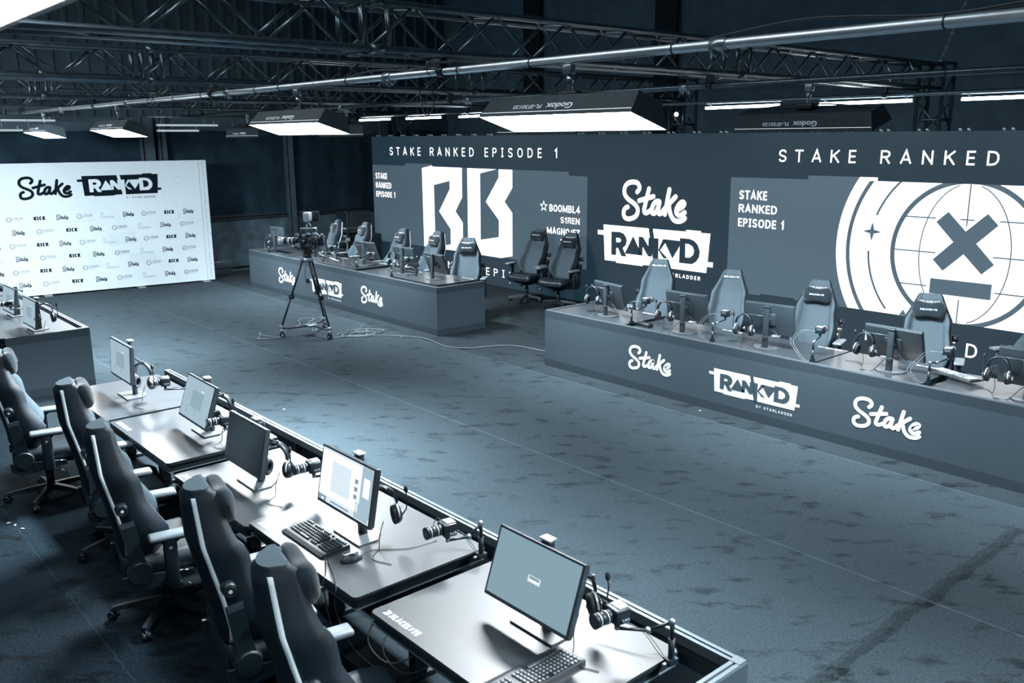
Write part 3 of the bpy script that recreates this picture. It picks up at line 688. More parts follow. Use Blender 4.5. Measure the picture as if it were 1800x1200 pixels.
for x0, x1, z, y, lb in ((3.2, 4.554, 3.28, 17.6, 'grey tube light above the banner, upper one at the left'), (2.8, 3.992, 3.109, 17.5, 'grey tube light above the banner, lower one at the left'), (6.33, 7.56, 3.208, 17.6, 'grey tube light right of the banner, upper one'), (6.297, 7.12, 3.103, 17.5, 'grey tube light right of the banner, lower one')):
    tube_light((x0, y, z), (x1, y, z), 'e_tube_dim', lb, 'dim tubes above the banner')
for y, x0, x1, lb in ((17.6, 3.0, 4.5, 'thin hanging bar holding the left grey tubes'), (17.6, 6.2, 8.4, 'thin hanging bar holding the right grey tubes')):
    t_ = thing('hanging_bar', lb, 'bar', ((x0 + x1) / 2, y, 3.36), 0)
    mb = MB(); mb.cyl((x0 - (x0 + x1) / 2, 0, 0), (x1 - (x0 + x1) / 2, 0, 0), .014, n=8); obj('rod', mb.mesh('rod', 'truss'), t_)
    mb = MB()
    for q in (.1, .5, .9): mb.cyl(((q - .5) * (x1 - x0), 0, 0), ((q - .5) * (x1 - x0), -.1, .17), .007, n=6); mb.cyl(((q - .5) * (x1 - x0), 0, 0), ((q - .5) * (x1 - x0), 0, -.14), .004, n=6); mb.cyl(((q - .5) * (x1 - x0) * .7 - .08, 0, 0), ((q - .5) * (x1 - x0) * .7 - .08, -.1, -.20), .004, n=6)
    obj('hanger', mb.mesh('hanger', 'steel'), t_)

# ================================================================== BANNER
BA = Vector((7.48, 18.17, 0)); BD = Vector((-3.27, .42, 0)).normalized(); BN = Vector((-BD.y, BD.x, 0))   # BN points to the camera side
if BN.y > 0: BN = -BN
ban = thing('banner', 'white press banner with rows of sponsor marks at the far left', 'banner', BA, 0)
def bw(off): return lambda u, v: tuple(BD * (-u) + BN * off + Vector((0, 0, v)))
mb = MB(); c = BD * 2.6
mb.add([bw(o_)(u, v) for o_ in (0, -.05) for u, v in ((0, .03), (-5.2, .03), (-5.2, 2.52), (0, 2.52))], [(0, 1, 2, 3), (4, 7, 6, 5), (0, 3, 7, 4), (1, 5, 6, 2), (3, 2, 6, 7), (0, 4, 5, 1)])
obj('banner_sheet', mb.mesh('banner_sheet', 'banner_cloth'), ban)
mb = MB()
for u in (-.2, -1.5, -3.2, -4.8):
    p = Vector(bw(.0)(u, 0)); T_ = Matrix.Translation(p) @ rotz(math.atan2(BD.y, BD.x)); mb.box((0, 0, .012), (.14, .34, .02), 0, T_); mb.box((0, -.09, .55), (.04, .04, 1.1), 0, T_)
obj('foot', mb.mesh('foot', 'steel'), ban)
b1, b2 = bw(.004), bw(.007)
mb = MB(); put_script(mb, -3.485, -2.565, 1.835, 2.285, b1); obj('script_wordmark', mb.mesh('script_wordmark_b', 'print_dark'), ban, label='large dark script wordmark')
mb = MB(); put_plate(mb, -2.462, -.925, 1.868, 2.282, b1, b2); obj('block_wordmark', mb.mesh('block_wordmark_b', ['print_dark', 'banner_cloth']), ban, label='large block wordmark cut out of a dark plate')
mb = MB(); put_caps(mb, 'BY', -1.60, -1.525, 1.80, 1.835, b1, 1, .5, .16); put_caps(mb, 'STARLADDER', -1.49, -1.06, 1.80, 1.835, b1, 0, .5, .2)
def sp_stake(u, v): put_script(mb, u - .104, u + .104, v - .055, v + .055, b1, 0, .075)
def sp_kick(u, v): put_caps(mb, 'KICK', u - .098, u + .098, v - .034, v + .036, b1, 0, .12, .30)
def sp_lorgar(u, v):
    cx_ = u - .095
    for k in range(20):
        a, a2 = 2 * PI * k / 20, 2 * PI * (k + 1) / 20
        mb.add([b1(cx_ + r_ * math.cos(t_), v - .004 + r_ * math.sin(t_)) for r_, t_ in ((.036, a), (.046, a), (.046, a2), (.036, a2))], [(0, 1, 2, 3)], 1)
    for e in (-.016, .016): mb.add([b1(cx_ + e + dx, v - .012 + dy) for dx, dy in ((-.006, -.006), (.006, -.006), (.006, .006), (-.006, .006))], [(0, 1, 2, 3)], 1)
    put_text(mb, 'LORGAR', u - .035, u + .14, v - .012, v + .036, b1, 1, 1.1, .0); put_text(mb, 'ENERGY', u - .035, u + .10, v - .036, v - .024, b1, 2, 1.1, .0)
def sp_rune(u, v):
    for k in range(16):
        a, a2 = 2 * PI * k / 16, 2 * PI * (k + 1) / 16
        mb.add([b1(u - .088 + r_ * math.cos(t_), v + .030 + r_ * math.sin(t_)) for r_, t_ in ((.020, a), (.029, a), (.029, a2), (.020, a2))], [(0, 1, 2, 3)], 2)
    put_text(mb, 'runestone', u - .118, u + .118, v - .056, v - .012, b1, 2, 1.05, .0)
ODD = [(-4.79, 'l'), (-4.4, 'r'), (-3.99, 's'), (-3.597, 'l'), (-3.18, 'k'), (-2.79, 's'), (-2.394, 'l'), (-1.993, 'r'), (-1.60, 's'), (-1.21, 'l'), (-.815, 'k'), (-.435, 's')]
EVEN = [(-4.85, 's'), (-4.43, 'l'), (-4.0, 'r'), (-3.562, 's'), (-3.114, 'l'), (-2.65, 'k'), (-2.22, 's'), (-1.785, 'l'), (-1.32, 'r'), (-.91, 's'), (-.48, 'l')]
FN = {'s': sp_stake, 'k': sp_kick, 'l': sp_lorgar, 'r': sp_rune}
for k in range(6):
    for u, s in (ODD if k % 2 == 0 else EVEN): FN[s](u, 1.494 - .25 * k)
obj('sponsor_print', mb.mesh('sponsor_print', ['print_dark', 'print_grey', 'print_pale']), ban, label='rows of small sponsor marks')
mb = MB(); mb.add([b1(-.156, .05), b1(-.152, .05), b1(-.152, 2.50), b1(-.156, 2.50)], [(0, 1, 2, 3)], 0)
va, fa = text_art('STAKE RANKED STAKE RANKED STAKE RANKED STAKE RANKED', 2.2, 0)
mb.art([(-.058 - .03 * p[1], .08 + 2.4 * p[0]) for p in va], fa, b1, 0)
obj('edge_print', mb.mesh('edge_print', 'print_grey'), ban)
mb = MB()      # pale printed street scene behind the marks
for u, v, a, b_ in ((-.88, 1.9, .05, .08), (-.88, 1.72, .05, .08), (-.88, 1.55, .05, .07), (-.6, 2.2, .1, .05), (-.58, 2.05, .1, .04), (-.3, 2.2, .12, .05), (-2.3, .62, .28, .34), (-1.75, 1.02, .5, .25), (-1.4, .62, .5, .2), (-2.5, 1.40, .55, .04), (-2.4, 1.62, .6, .02), (-2.45, 1.70, .55, .02), (-2.4, 1.55, .6, .02), (-3.3, 1.62, .9, .05), (-3.5, .85, .2, .2), (-3.3, .12, .5, .08), (-1.0, 1.3, .4, .02), (-.65, 1.62, .06, .1), (-.62, 1.4, .06, .1)):
    mb.add([b1(u + dx * a, v + dy * b_) for dx, dy in ((-.5, -.5), (.5, -.45), (.5, .5), (-.5, .45))], [(0, 1, 2, 3)])
for v_ in range(len(mb.v)): mb.v[v_] = tuple(Vector(mb.v[v_]) - BN * .002)
M['print_ghost'] = mat('ghost_print', (.465, .565, .625), .6)
obj('background_print', mb.mesh('background_print', 'print_ghost'), ban)

# ================================================================== COUNTERS
def rail(mb, p0, p1, z, T=None):
    # slotted aluminium profile, 50 wide
    p0, p1 = Vector((p0[0], p0[1], 0)), Vector((p1[0], p1[1], 0)); d = (p1 - p0).normalized(); nrm = Vector((-d.y, d.x, 0))
    def strip(a, b_, z0, z1, mi):
        vs_ = [p0 + nrm * a, p1 + nrm * a, p1 + nrm * b_, p0 + nrm * b_]
        mb.add([(q.x, q.y, z0) for q in vs_] + [(q.x, q.y, z1) for q in vs_], [(4, 5, 6, 7), (0, 3, 2, 1), (0, 1, 5, 4), (1, 2, 6, 5), (2, 3, 7, 6), (3, 0, 4, 7)], mi, False, T)
    strip(-.025, -.006, z - .05, z, 0); strip(.006, .025, z - .05, z, 0); strip(-.006, .006, z - .05, z - .012, 1)
def fascia(name, quad, out):
    # quad: bottom corners a, b in plan; out: outward unit vector. Three printed bands of one fabric sheet
    a, b_ = Vector(quad[0]), Vector(quad[1]); mb = MB()
    for z0, z1, mi in ((.0, .095, 1), (.095, .645, 0), (.645, .738, 1)):
        o_ = Vector(out) * .012
        mb.add([(a.x, a.y, z0), (b_.x, b_.y, z0), (b_.x, b_.y, z1), (a.x, a.y, z1), (a.x + o_.x, a.y + o_.y, z0), (b_.x + o_.x, b_.y + o_.y, z0), (b_.x + o_.x, b_.y + o_.y, z1), (a.x + o_.x, a.y + o_.y, z1)],
               [(0, 1, 2, 3), (4, 7, 6, 5), (0, 4, 5, 1), (3, 2, 6, 7), (0, 3, 7, 4), (1, 5, 6, 2)], mi)
    return mb.mesh(name, ['fascia', 'fascia_band'])
def counter(label, xf, xb, y0, y1, ends, logos):
    # xf: plane of the front cloth; xb: rear ends of the end panels
    s = 1 if xb > xf else -1
    t_ = thing('counter', label, 'desk counter', (0, 0, 0), 0, 'cloth fronted desk counters')
    obj('front_panel', fascia('front_panel', ((xf, y0), (xf, y1)), (-s, 0, 0)), t_)
    mb = MB(); rail(mb, (xf + s * .022, y0 + .05), (xf + s * .022, y1 - .05), .742)
    for yy in (y0 + .025, y1 - .025): mb.box((xf + s * .022, yy, .718), (.052, .052, .052), 0)
    obj('rail', mb.mesh('rail', ['rail', 'rail_slot']), t_)
    mb = MB(); mb.box((xf + s * .022, (y0 + y1) / 2, .03), (.04, y1 - y0 - .1, .05), 0)
    n = 6
    for k in range(n):
        yy = y0 + .03 + (y1 - y0 - .06) * k / (n - 1); mb.box((xf + s * .025, yy, .36), (.04, .04, .66), 0)
    obj('frame', mb.mesh('counter_frame', 'black'), t_)
    for e in ends:
        yy, sg = (y1, 1) if e == 'far' else (y0, -1)
        obj('end_panel', fascia('end_panel', ((xf, yy), (xb, yy)), (0, sg, 0)), t_)
        mb = MB(); rail(mb, (xf + s * .05, yy - sg * .022), (xb, yy - sg * .022), .742); obj('rail', mb.mesh('rail', ['rail', 'rail_slot']), t_)
    fw = lambda o_: (lambda u, v: (xf - s * (.012 + o_), -u * s, v) if s > 0 else (xf + (.012 + o_), u, v))
    for kind, u0, u1, v0, v1 in logos:
        mb = MB()
        if kind == 'S': put_script(mb, u0, u1, v0, v1, fw(.002)); obj('script_wordmark', mb.mesh('script_wordmark_c', 'white_print'), t_, label='white script wordmark on the cloth')
        else:
            put_plate(mb, u0, u1, v0, v1, fw(.002), fw(.004)); put_caps(mb, 'BY STARLADDER', u0 + .55 * (u1 - u0), u0 + .93 * (u1 - u0), v0 - .058, v0 - .03, fw(.002), 0, .32, .2)
            obj('block_wordmark', mb.mesh('block_wordmark_c', ['white_print', 'fascia']), t_, label='block wordmark cut out of a white plate')
    return t_
counter('long cloth counter in front of the crossed out globe, with three white wordmarks', 7.75, 8.66, 1.55, 8.20, ('far', 'near'), (('S', -6.755, -6.105, .235, .545), ('P', -5.585, -4.475, .215, .495), ('S', -3.925, -3.255, .215, .535)))
counter('far cloth counter below the angular white letters, behind the tripod', 7.75, 8.66, 10.57, 17.0, ('near', 'far'), (('S', -15.73, -15.045, .215, .53), ('P', -14.48, -13.32, .205, .49), ('S', -12.735, -12.065, .22, .53)))
counter('cloth counter at the left edge in front of the white banner', 2.98, 2.08, 11.15, 17.6, ('near', 'far'), (('S', 11.9, 12.55, .23, .54), ('P', 13.2, 14.3, .22, .5), ('S', 15.4, 16.05, .23, .54)))
counter('counter with bright aluminium rails around the nearest desk row', 2.96, 2.05, 1.88, 8.50, ('near',), (('S', 2.6, 3.25, .23, .54), ('P', 4.3, 5.4, .22, .5), ('S', 6.4, 7.05, .23, .54)))

# ================================================================== DESKS
def rrect(w_, d_, r, n=4):
    pts = []
    for cx_, cy_, a0 in ((w_ / 2 - r, d_ / 2 - r, 0), (-w_ / 2 + r, d_ / 2 - r, PI / 2), (-w_ / 2 + r, -d_ / 2 + r, PI), (w_ / 2 - r, -d_ / 2 + r, 1.5 * PI)):
        for k in range(n + 1): a = a0 + PI / 2 * k / n; pts.append((cx_ + r * math.cos(a), cy_ + r * math.sin(a)))
    return pts
def desk(label, group, x0, x1, y0, y1, z, rz, tray=True, mark=True):
    # local: user sits at -x, monitor side +x
    D, W_ = x1 - x0, y1 - y0
    t_ = thing('gaming_desk', label, 'desk', ((x0 + x1) / 2, (y0 + y1) / 2, 0), rz, group)
    mb = MB(); mb.prism(rrect(D, W_, .03), z - .024, z, 0, None, 1)
    mb.prism(rrect(D + .006, W_ + .006, .032), z - .021, z - .006, 1)
    obj('desktop', mb.mesh('desktop', ['desk', 'desk_edge']), t_)
    mb = MB(); mb.box((0, 0, z - .05), (D - .03, W_ - .03, .05), 0); mb.box((0, 0, z - .073), (D - .02, W_ - .02, .006), 1)
    obj('frame', mb.mesh('desk_frame', ['desk_edge', 'desk_line']), t_)
    for sg in (-1, 1):
        mb = MB(); mb.box((.05, sg * (W_ / 2 - .16), (z - .07) / 2 + .02), (.08, .06, z - .11)); mb.rbox((.02, sg * (W_ / 2 - .16), .018), (D - .12, .07, .035), .01)
        obj('leg', mb.mesh('desk_leg', 'black'), t_)
    if tray:
        mb = MB(); mb.box((.12, 0, z - .16), (.22, W_ - .5, .012)); mb.box((.235, 0, z - .12), (.008, W_ - .5, .09)); mb.box((.005, 0, z - .12), (.008, W_ - .5, .06)); obj('cable_tray', mb.mesh('cable_tray', 'black'), t_)
        mb = MB(); mb.rbox((-D / 2 + .10, W_ / 2 - .18, z - .105), (.10, .09, .045), .006, 0)
        for k in range(4): mb.box((-D / 2 + .048, W_ / 2 - .21 + k * .018, z - .10), (.003, .009, .008), 1)
        obj('height_control', mb.mesh('height_control', ['black', 'silver']), t_)
    if mark:
        mb = MB(); fn = lambda u, v: (-D / 2 + .035 + v, W_ / 2 - u, z + .0012)
        put_caps(mb, 'BLACKLYTE', .105, .33, .0, .036, fn, 0, .16, .26); mb.poly([(.055, .0), (.085, .0), (.095, .012), (.085, .019), (.095, .026), (.085, .037), (.055, .037), (.066, .019)], fn)
        obj('lettering', mb.mesh('desk_lettering', 'white_print'), t_)
    return t_
FD = [(2.14, 3.34, .72), (3.48, 4.68, .725), (4.72, 5.86, .675), (5.96, 7.22, .725), (7.28, 8.48, .72)]
for (y0, y1, z), lb in zip(FD, ('black desk nearest the camera with a keyboard across its front corner', 'black desk with the bright window screen, keyboard and mouse', 'lower black desk under the switched off screen', 'black desk second from the far end of the nearest row', 'black desk at the far end of the nearest row, beside the cloth end panel')):
    desk(lb, 'black desks of the nearest row', 2.0, 2.84, y0, y1, z, 0)
RD = [(6.88, 8.10, .742), (5.66, 6.86, .715), (4.43, 5.64, .725), (3.37, 4.41, .722), (2.06, 3.26, .718)]
for (y0, y1, z), lb in zip(RD, ('black desk at the left end of the long counter, with the small black box', 'black desk second from the left end of the long counter', 'black desk in the middle of the long counter', 'black desk under the globe emblem, with the pale keyboard on its corner', 'black desk at the right edge of the view')):
    desk(lb, 'black desks behind the long counter', 7.80, 8.58, y0, y1, z, PI)
MD = [(10.64, 11.86, .768), (11.92, 13.0, .725), (13.04, 14.26, .758), (14.32, 15.54, .725), (15.6, 16.8, .725)]
for (y0, y1, z), lb in zip(MD, ('raised black desk at the near end of the far counter', 'low black desk second from the near end of the far counter', 'raised black desk in the middle of the far counter', 'black desk behind the video camera at the far counter', 'black desk at the far left end of the far counter')):
    desk(lb, 'black desks behind the far counter', 7.80, 8.60, y0, y1, z, PI)
for (y0, y1, z), lb in zip([(11.22, 12.44, .73), (12.46, 13.68, .725), (13.7, 14.9, .72)], ('black desk at the left edge, nearest behind its cloth end panel', 'black desk at the left edge, second from the cloth end panel', 'black desk at the left edge, mostly out of view')):
    desk(lb, 'black desks at the left edge', 2.05, 2.88, y0, y1, z, 0)

# ================================================================== MONITORS
PWD, PHT = .56, .335
def panel_mesh():
    mb = MB(); mb.rbox((-.011, 0, 0), (.028, PWD, PHT), .004, 0, None, 2, False); mb.rbox((-.030, 0, .0), (.012, PWD - .01, PHT - .012), .004, 1); mb.rbox((-.042, 0, 0), (.016, .16, .13), .006, 0); mb.cyl((-.045, 0, 0), (-.08, 0, 0), .035, None, 14, 1)
    mb.torus((-.0275, 0, .105), .018, .0025, 'x', 14, 2)
    return mb.mesh('panel', ['monitor', 'monitor_back', 'silver'])
def screen_mesh(kind):
    mb = MB(); w_, h_ = PWD - .026, PHT - .03
    fn = lambda u, v, o_=0: (.0036 + o_, u * w_, v * h_ + .003)
    def q(u0, u1, v0, v1, mi, o_=.0006): mb.add([fn(u0 - .5, v0 - .5, o_), fn(u1 - .5, v0 - .5, o_), fn(u1 - .5, v1 - .5, o_), fn(u0 - .5, v1 - .5, o_)], [(0, 1, 2, 3)], mi)
    q(0, 1, 0, 1, 0, 0)
    # u grows to the viewer's right when the screen faces the viewer
    mats_ = {'off': ['scr_off'], 'grey': ['scr_grey', 'scr_white', 'scr_light'], 'pale': ['scr_pale', 'scr_pale2', 'scr_light'], 'ui': ['scr_light', 'scr_white', 'scr_dark', 'scr_pale']}[kind]
    if kind == 'grey': q(.45, .60, .44, .54, 2); q(.465, .585, .485, .53, 0, .0012); q(.465, .585, .46, .488, 1, .0012)
    if kind == 'pale': q(.30, .72, .30, .72, 1); q(.6, .7, .75, .79, 2); q(.2, .24, .12, .3, 1); q(.52, .55, .1, .36, 1, .001)
    if kind == 'ui':
        q(.0, .78, .12, .96, 1); q(.22, .60, .25, .82, 0, .001); q(.80, 1, .1, 1, 3); q(.84, .96, .45, .8, 1, .001); q(.68, .74, .62, .70, 2, .001); q(.68, .74, .48, .56, 2, .001); q(.68, .74, .34, .42, 2, .001)
        q(.0, .16, .0, .1, 2); q(.25, .62, .04, .07, 2, .001); q(.72, .98, .02, .3, 3); q(.06, .12, .02, .06, 1, .001)
    return mb.mesh('screen_' + kind, mats_)
def monitor(x, y, zc, yaw, tilt, zdesk, kind, label, group, hook=True, antenna=False):
    # local +x is the viewing side; base stands on the desk
    t_ = thing('monitor', label, 'monitor', (x - .085 * math.cos(yaw), y - .085 * math.sin(yaw), zdesk + .001), yaw, group)
    h = zc - zdesk
    pm = cached('panel', panel_mesh)
    p = obj('panel', pm, t_, (.085, 0, h), (0, -tilt, 0)); obj('screen', cached(('scr', kind), lambda: screen_mesh(kind)), p, label={'off': 'black switched off screen', 'grey': 'grey screen with a small white box', 'pale': 'pale lit screen', 'ui': 'bright screen with a white window'}[kind])
    ph = round((h + .165) if math.cos(yaw) < 0 else (h + .135), 2)
    def pole():
        mb = MB(); mb.rbox((-.01, 0, ph / 2), (.036, .062, ph - .01), .010, 0); mb.rbox((-.01, 0, ph), (.05, .07, .012), .005, 1 if math.cos(yaw) < 0 else 0); mb.cyl((.0, 0, h), (.04, 0, h), .02, None, 10, 0)
        mb.box((-.032, 0, .12), (.006, .05, .02), 0); return mb.mesh('pole', ['stand', 'silver'])
    obj('pole', pole(), t_)
    def base():
        mb = MB(); mb.prism([(-.09, -.07), (-.09, .07), (-.02, .14), (.10, .14), (.10, -.14), (-.02, -.14)], .0, .011); mb.torus((-.03, 0, .012), .028, .002, 'z', 16); return mb.mesh('base', 'stand_base')
    obj('base', cached('mbase', base), t_)
    if hook:
        def hk():
            mb = MB(); mb.cyl((-.02, .0, .345), (-.02, .275, .345), .008, n=8); mb.cyl((-.02, .275, .335), (-.02, .275, .365), .008, n=8); return mb.mesh('headset_hook', 'stand')
        obj('headset_hook', cached('hook', hk), t_)
    return t_
R_ = math.radians
GF, GR, GM, GL = 'monitors on the nearest desk row', 'monitors along the long counter', 'monitors along the far counter', 'monitors at the left edge'
MON = [(2.333, 7.877, 1.052, 178.8, 4, .72, 'pale', 'pale lit monitor at the far end of the nearest desk row', GF), (2.428, 6.442, .985, 178.4, 19, .725, 'pale', 'tilted pale monitor second from the far end of the nearest row', GF), (2.298, 5.326, .965, 179.4, 10.8, .675, 'off', 'black switched off monitor in the middle of the nearest row', GF),
       (2.326, 4.081, 1.048, 179.9, 10.8, .725, 'ui', 'monitor showing a bright white window beside the keyboard and mouse', GF), (2.448, 2.672, .990, 180, 19.3, .72, 'grey', 'nearest monitor, grey screen with a small white box', GF),
       (8.10, 7.37, 1.0, -10, 15, .742, 'pale', 'monitor with its back turned at the left end of the long counter', GR), (8.12, 6.20, 1.02, 3, 9.9, .715, 'pale', 'monitor with its back turned, second along the long counter', GR), (8.12, 5.11, 1.037, 7, 6.2, .725, 'pale', 'monitor with its back turned before the chair with a black pillow, mid counter', GR), (8.18, 3.77, .996, 0, 20, .722, 'pale', 'monitor with its back turned under the crossed out globe', GR), (8.12, 2.53, .985, 2, 8, .718, 'pale', 'monitor cut by the right edge of the view', GR),
       (8.0, 16.15, 1.08, 0, 4.3, .725, 'pale', 'monitor at the far left end of the far counter', GM), (8.24, 15.02, 1.0, 7, 8.8, .725, 'pale', 'monitor half hidden behind the video camera', GM), (8.28, 13.33, 1.02, 5, 21, .758, 'pale', 'monitor in the middle of the far counter', GM), (8.30, 12.17, 1.02, 3, 19, .725, 'pale', 'monitor beside the hanging headset on the far counter', GM), (8.18, 11.14, 1.02, -4, 21, .768, 'pale', 'monitor at the near end of the far counter', GM),
       (2.44, 11.50, .945, 180.8, 5.9, .73, 'pale', 'lit monitor at the left edge nearest the cloth end panel', GL), (2.47, 12.66, .94, 181.6, 7.7, .725, 'pale', 'lit monitor at the left edge behind the small camera', GL), (2.45, 13.9, .95, 180, 8, .72, 'pale', 'lit monitor at the left edge, mostly out of view', GL)]
MT_ = []
for x, y, zc, yaw, tilt, zd, kind, lb, g in MON:
    MT_.append(monitor(x, y, zc, R_(yaw), R_(tilt), zd, kind, lb, g))

# ================================================================== HEADSETS
def hs_band():
    mb = MB(); pts = [(0, .078 * math.cos(a) * (1.0 if True else 1), .09 * math.sin(a) - .09) for a in [PI * k / 14 for k in range(15)]]
    for k, (a, b_) in enumerate(zip(pts, pts[1:])): pass
    rings = [[(dx, p[1] * s_, p[2] + (s_ - 1) * .09 * 1 if False else p[2] * 1 + (s_ - 1) * (p[2] + .09)) for dx, s_ in ((-.020, 1.03), (.020, 1.03), (.020, .9), (-.020, .9))] for p in pts]
    mb.loft(rings, 0, True, True)
    for sg in (-1, 1): mb.box((0, sg * .075, -.108), (.014, .008, .05), 1)
    return mb.mesh('headband', ['black', 'silver'])
def hs_cup(sg):
    mb = MB(); T_ = Matrix.Translation((0, sg * .072, -.155)) @ Matrix.Rotation(sg * .12, 4, 'X')
    def ell(y, a, b_): return [(a * math.cos(2 * PI * k / 16), y, b_ * math.sin(2 * PI * k / 16)) for k in range(16)]
    mb.loft([ell(sg * .028, .012, .014), ell(sg * .026, .026, .032), ell(sg * .014, .036, .044), ell(0, .039, .048)], 0, True, True, T_)
    mb.torus((0, sg * .029, 0), .014, .0028, 'y', 14, 1, T_)
    mb.tube([(.0 + .041 * math.cos(a), sg * .008, .05 * math.sin(a)) for a in [PI * k / 10 for k in range(11)]], .005, 6, 1, T_)
    return mb.mesh('earcup', ['black', 'silver'])
def hs_pad(sg):
    mb = MB(); T_ = Matrix.Translation((0, sg * .072, -.155)) @ Matrix.Rotation(sg * .12, 4, 'X')
    mb.torus((0, -sg * .010, 0), .030, .012, 'y', 18, 0, T_, 1, 1.25); mb.cyl((0, -sg * .002, 0), (0, sg * .002, 0), .03, n=14, T=T_)
    return mb.mesh('ear_pad', 'foam')
def hs_mic():
    mb = MB(); mb.tube([(.01, .10, -.16), (.035, .115, -.12), (.045, .118, -.06), (.04, .115, -.03)], .0035, 6, 0); mb.sphere((.04, .115, -.018), .011, 0, 10, 6, None, (1, 1, 1.8))
    return mb.mesh('microphone', 'foam')
def headset(loc, rot, label, group, mic=True):
    t_ = thing('headset', label, 'headset', loc, 0, group); t_.rotation_euler = rot; t_.scale = (1.15, 1.15, 1.15)
    obj('headband', cached('hsb', hs_band), t_)
    for sg in (-1, 1):
        c_ = obj('earcup', cached(('hsc', sg), lambda: hs_cup(sg)), t_); obj('ear_pad', cached(('hsp', sg), lambda: hs_pad(sg)), c_)
    if mic: obj('microphone', cached('hsm', hs_mic), t_)
    return t_
def wire(pts, r, label, m_='cable', cat='cable', group='thin cables on the desks', name='cable'):
    mb = MB(); mb.tube(smooth_path(pts, 6), r, 6); return tag(obj(name, mb.mesh('cable', m_)), label, cat, group)
HL = {0: 'headset hanging beside the pale monitor at the far end of the nearest row', 1: 'headset hanging behind the tilted pale monitor', 2: 'headset hanging beside the switched off monitor', 3: 'headset hanging beside the bright white window monitor', 4: 'headset half hidden behind the nearest grey monitor',
      5: 'headset hanging left of the first monitor on the long counter', 6: 'headset hanging left of the second monitor on the long counter', 7: 'headset hanging left of the third monitor on the long counter', 8: 'headset hanging below the globe emblem', 9: 'headset hanging at the right edge of the view',
      13: 'headset hanging left of the fourth monitor on the far counter', 15: 'headset hanging beside the left edge monitor'}
SHORT = ['far end of the nearest row', 'tilted pale screen', 'switched off screen', 'bright white window screen', 'nearest grey screen', 'first long counter monitor', 'second long counter monitor', 'third long counter monitor', 'monitor under the globe', 'right edge monitor', 'far left counter monitor', 'video camera monitor', 'middle far counter monitor', 'fourth far counter monitor', 'near end far counter monitor', 'left edge monitor', 'second left edge monitor', 'third left edge monitor']
HYAW = {0: 35, 1: 30, 2: 30, 3: 70, 4: 60, 5: 20, 6: 10, 7: 8, 8: 0, 9: 2, 13: 5, 15: 75}
for i, lb in HL.items():
    x, y, zc, yaw, tilt, zd, kind, _, g = MON[i]; a = R_(yaw)
    px_, py_ = x - .085 * math.cos(a), y - .085 * math.sin(a)
    off = {3: .19, 4: .17}.get(i, .25); hx = px_ - .02 * math.cos(a) - off * math.sin(a); hy = py_ - .02 * math.sin(a) + off * math.cos(a)
    hz = zd + .345 + .002
    hs = headset((hx, hy, hz), (0, 0, a + R_(HYAW[i]) * (1 if i in (0, 1, 2, 3, 4, 15) else 1)), lb, 'headsets hanging from the monitors')
    dx_, dy_ = math.cos(a), math.sin(a)
    e = (hx - .02 * dy_, hy + .02 * dx_)
    wire([(e[0], e[1], hz - .20), (e[0] + .03 * dx_, e[1] + .03 * dy_, hz - .28), (e[0] + .05 * dx_ - .02 * dy_, e[1] + .05 * dy_ + .02 * dx_, zd + .006), (e[0] + .14 * dx_ - .10 * dy_, e[1] + .14 * dy_ + .10 * dx_, zd + .005), (e[0] + .10 * dx_ - .22 * dy_, e[1] + .1 * dy_ + .22 * dx_, zd + .005)], .0026, 'headset cable lying on the desk, ' + SHORT[i])
headset((8.12, 11.62, .768 + .048), (R_(90), 0, R_(30)), 'headset lying on the raised near desk of the far counter', 'headsets lying on the far counter')
headset((8.05, 14.05, .758 + .048), (R_(90), 0, R_(-20)), 'headset lying on the far counter beside the pan handle', 'headsets lying on the far counter')

# ================================================================== SMALL CAMERAS
def cam_body():
    mb = MB(); mb.rbox((0, 0, 0), (.075, .085, .068), .006, 0); mb.box((-.01, 0, .0365), (.05, .06, .006), 1); mb.box((-.038, 0, .012), (.004, .05, .02), 2)
    for k in range(3): mb.cyl((-.02 + k * .014, .042, -.012), (-.02 + k * .014, .054, -.012), .006, None, 8, 2)
    return mb.mesh('camera_body', ['black', 'silver', 'steel'])
def cam_lens():
    mb = MB(); mb.cyl((.036, 0, 0), (.062, 0, 0), .029, None, 16, 0); mb.cyl((.062, 0, 0), (.068, 0, 0), .031, None, 16, 1); mb.cyl((.068, 0, 0), (.10, 0, 0), .029, None, 16, 0); mb.cyl((.10, 0, 0), (.106, 0, 0), .0315, None, 16, 1); mb.cyl((.106, 0, 0), (.128, 0, 0), .031, .033, 16, 0); mb.cyl((.1282, 0, 0), (.1285, 0, 0), .027, None, 16, 2)
    return mb.mesh('lens', ['black', 'silver', 'glass'])
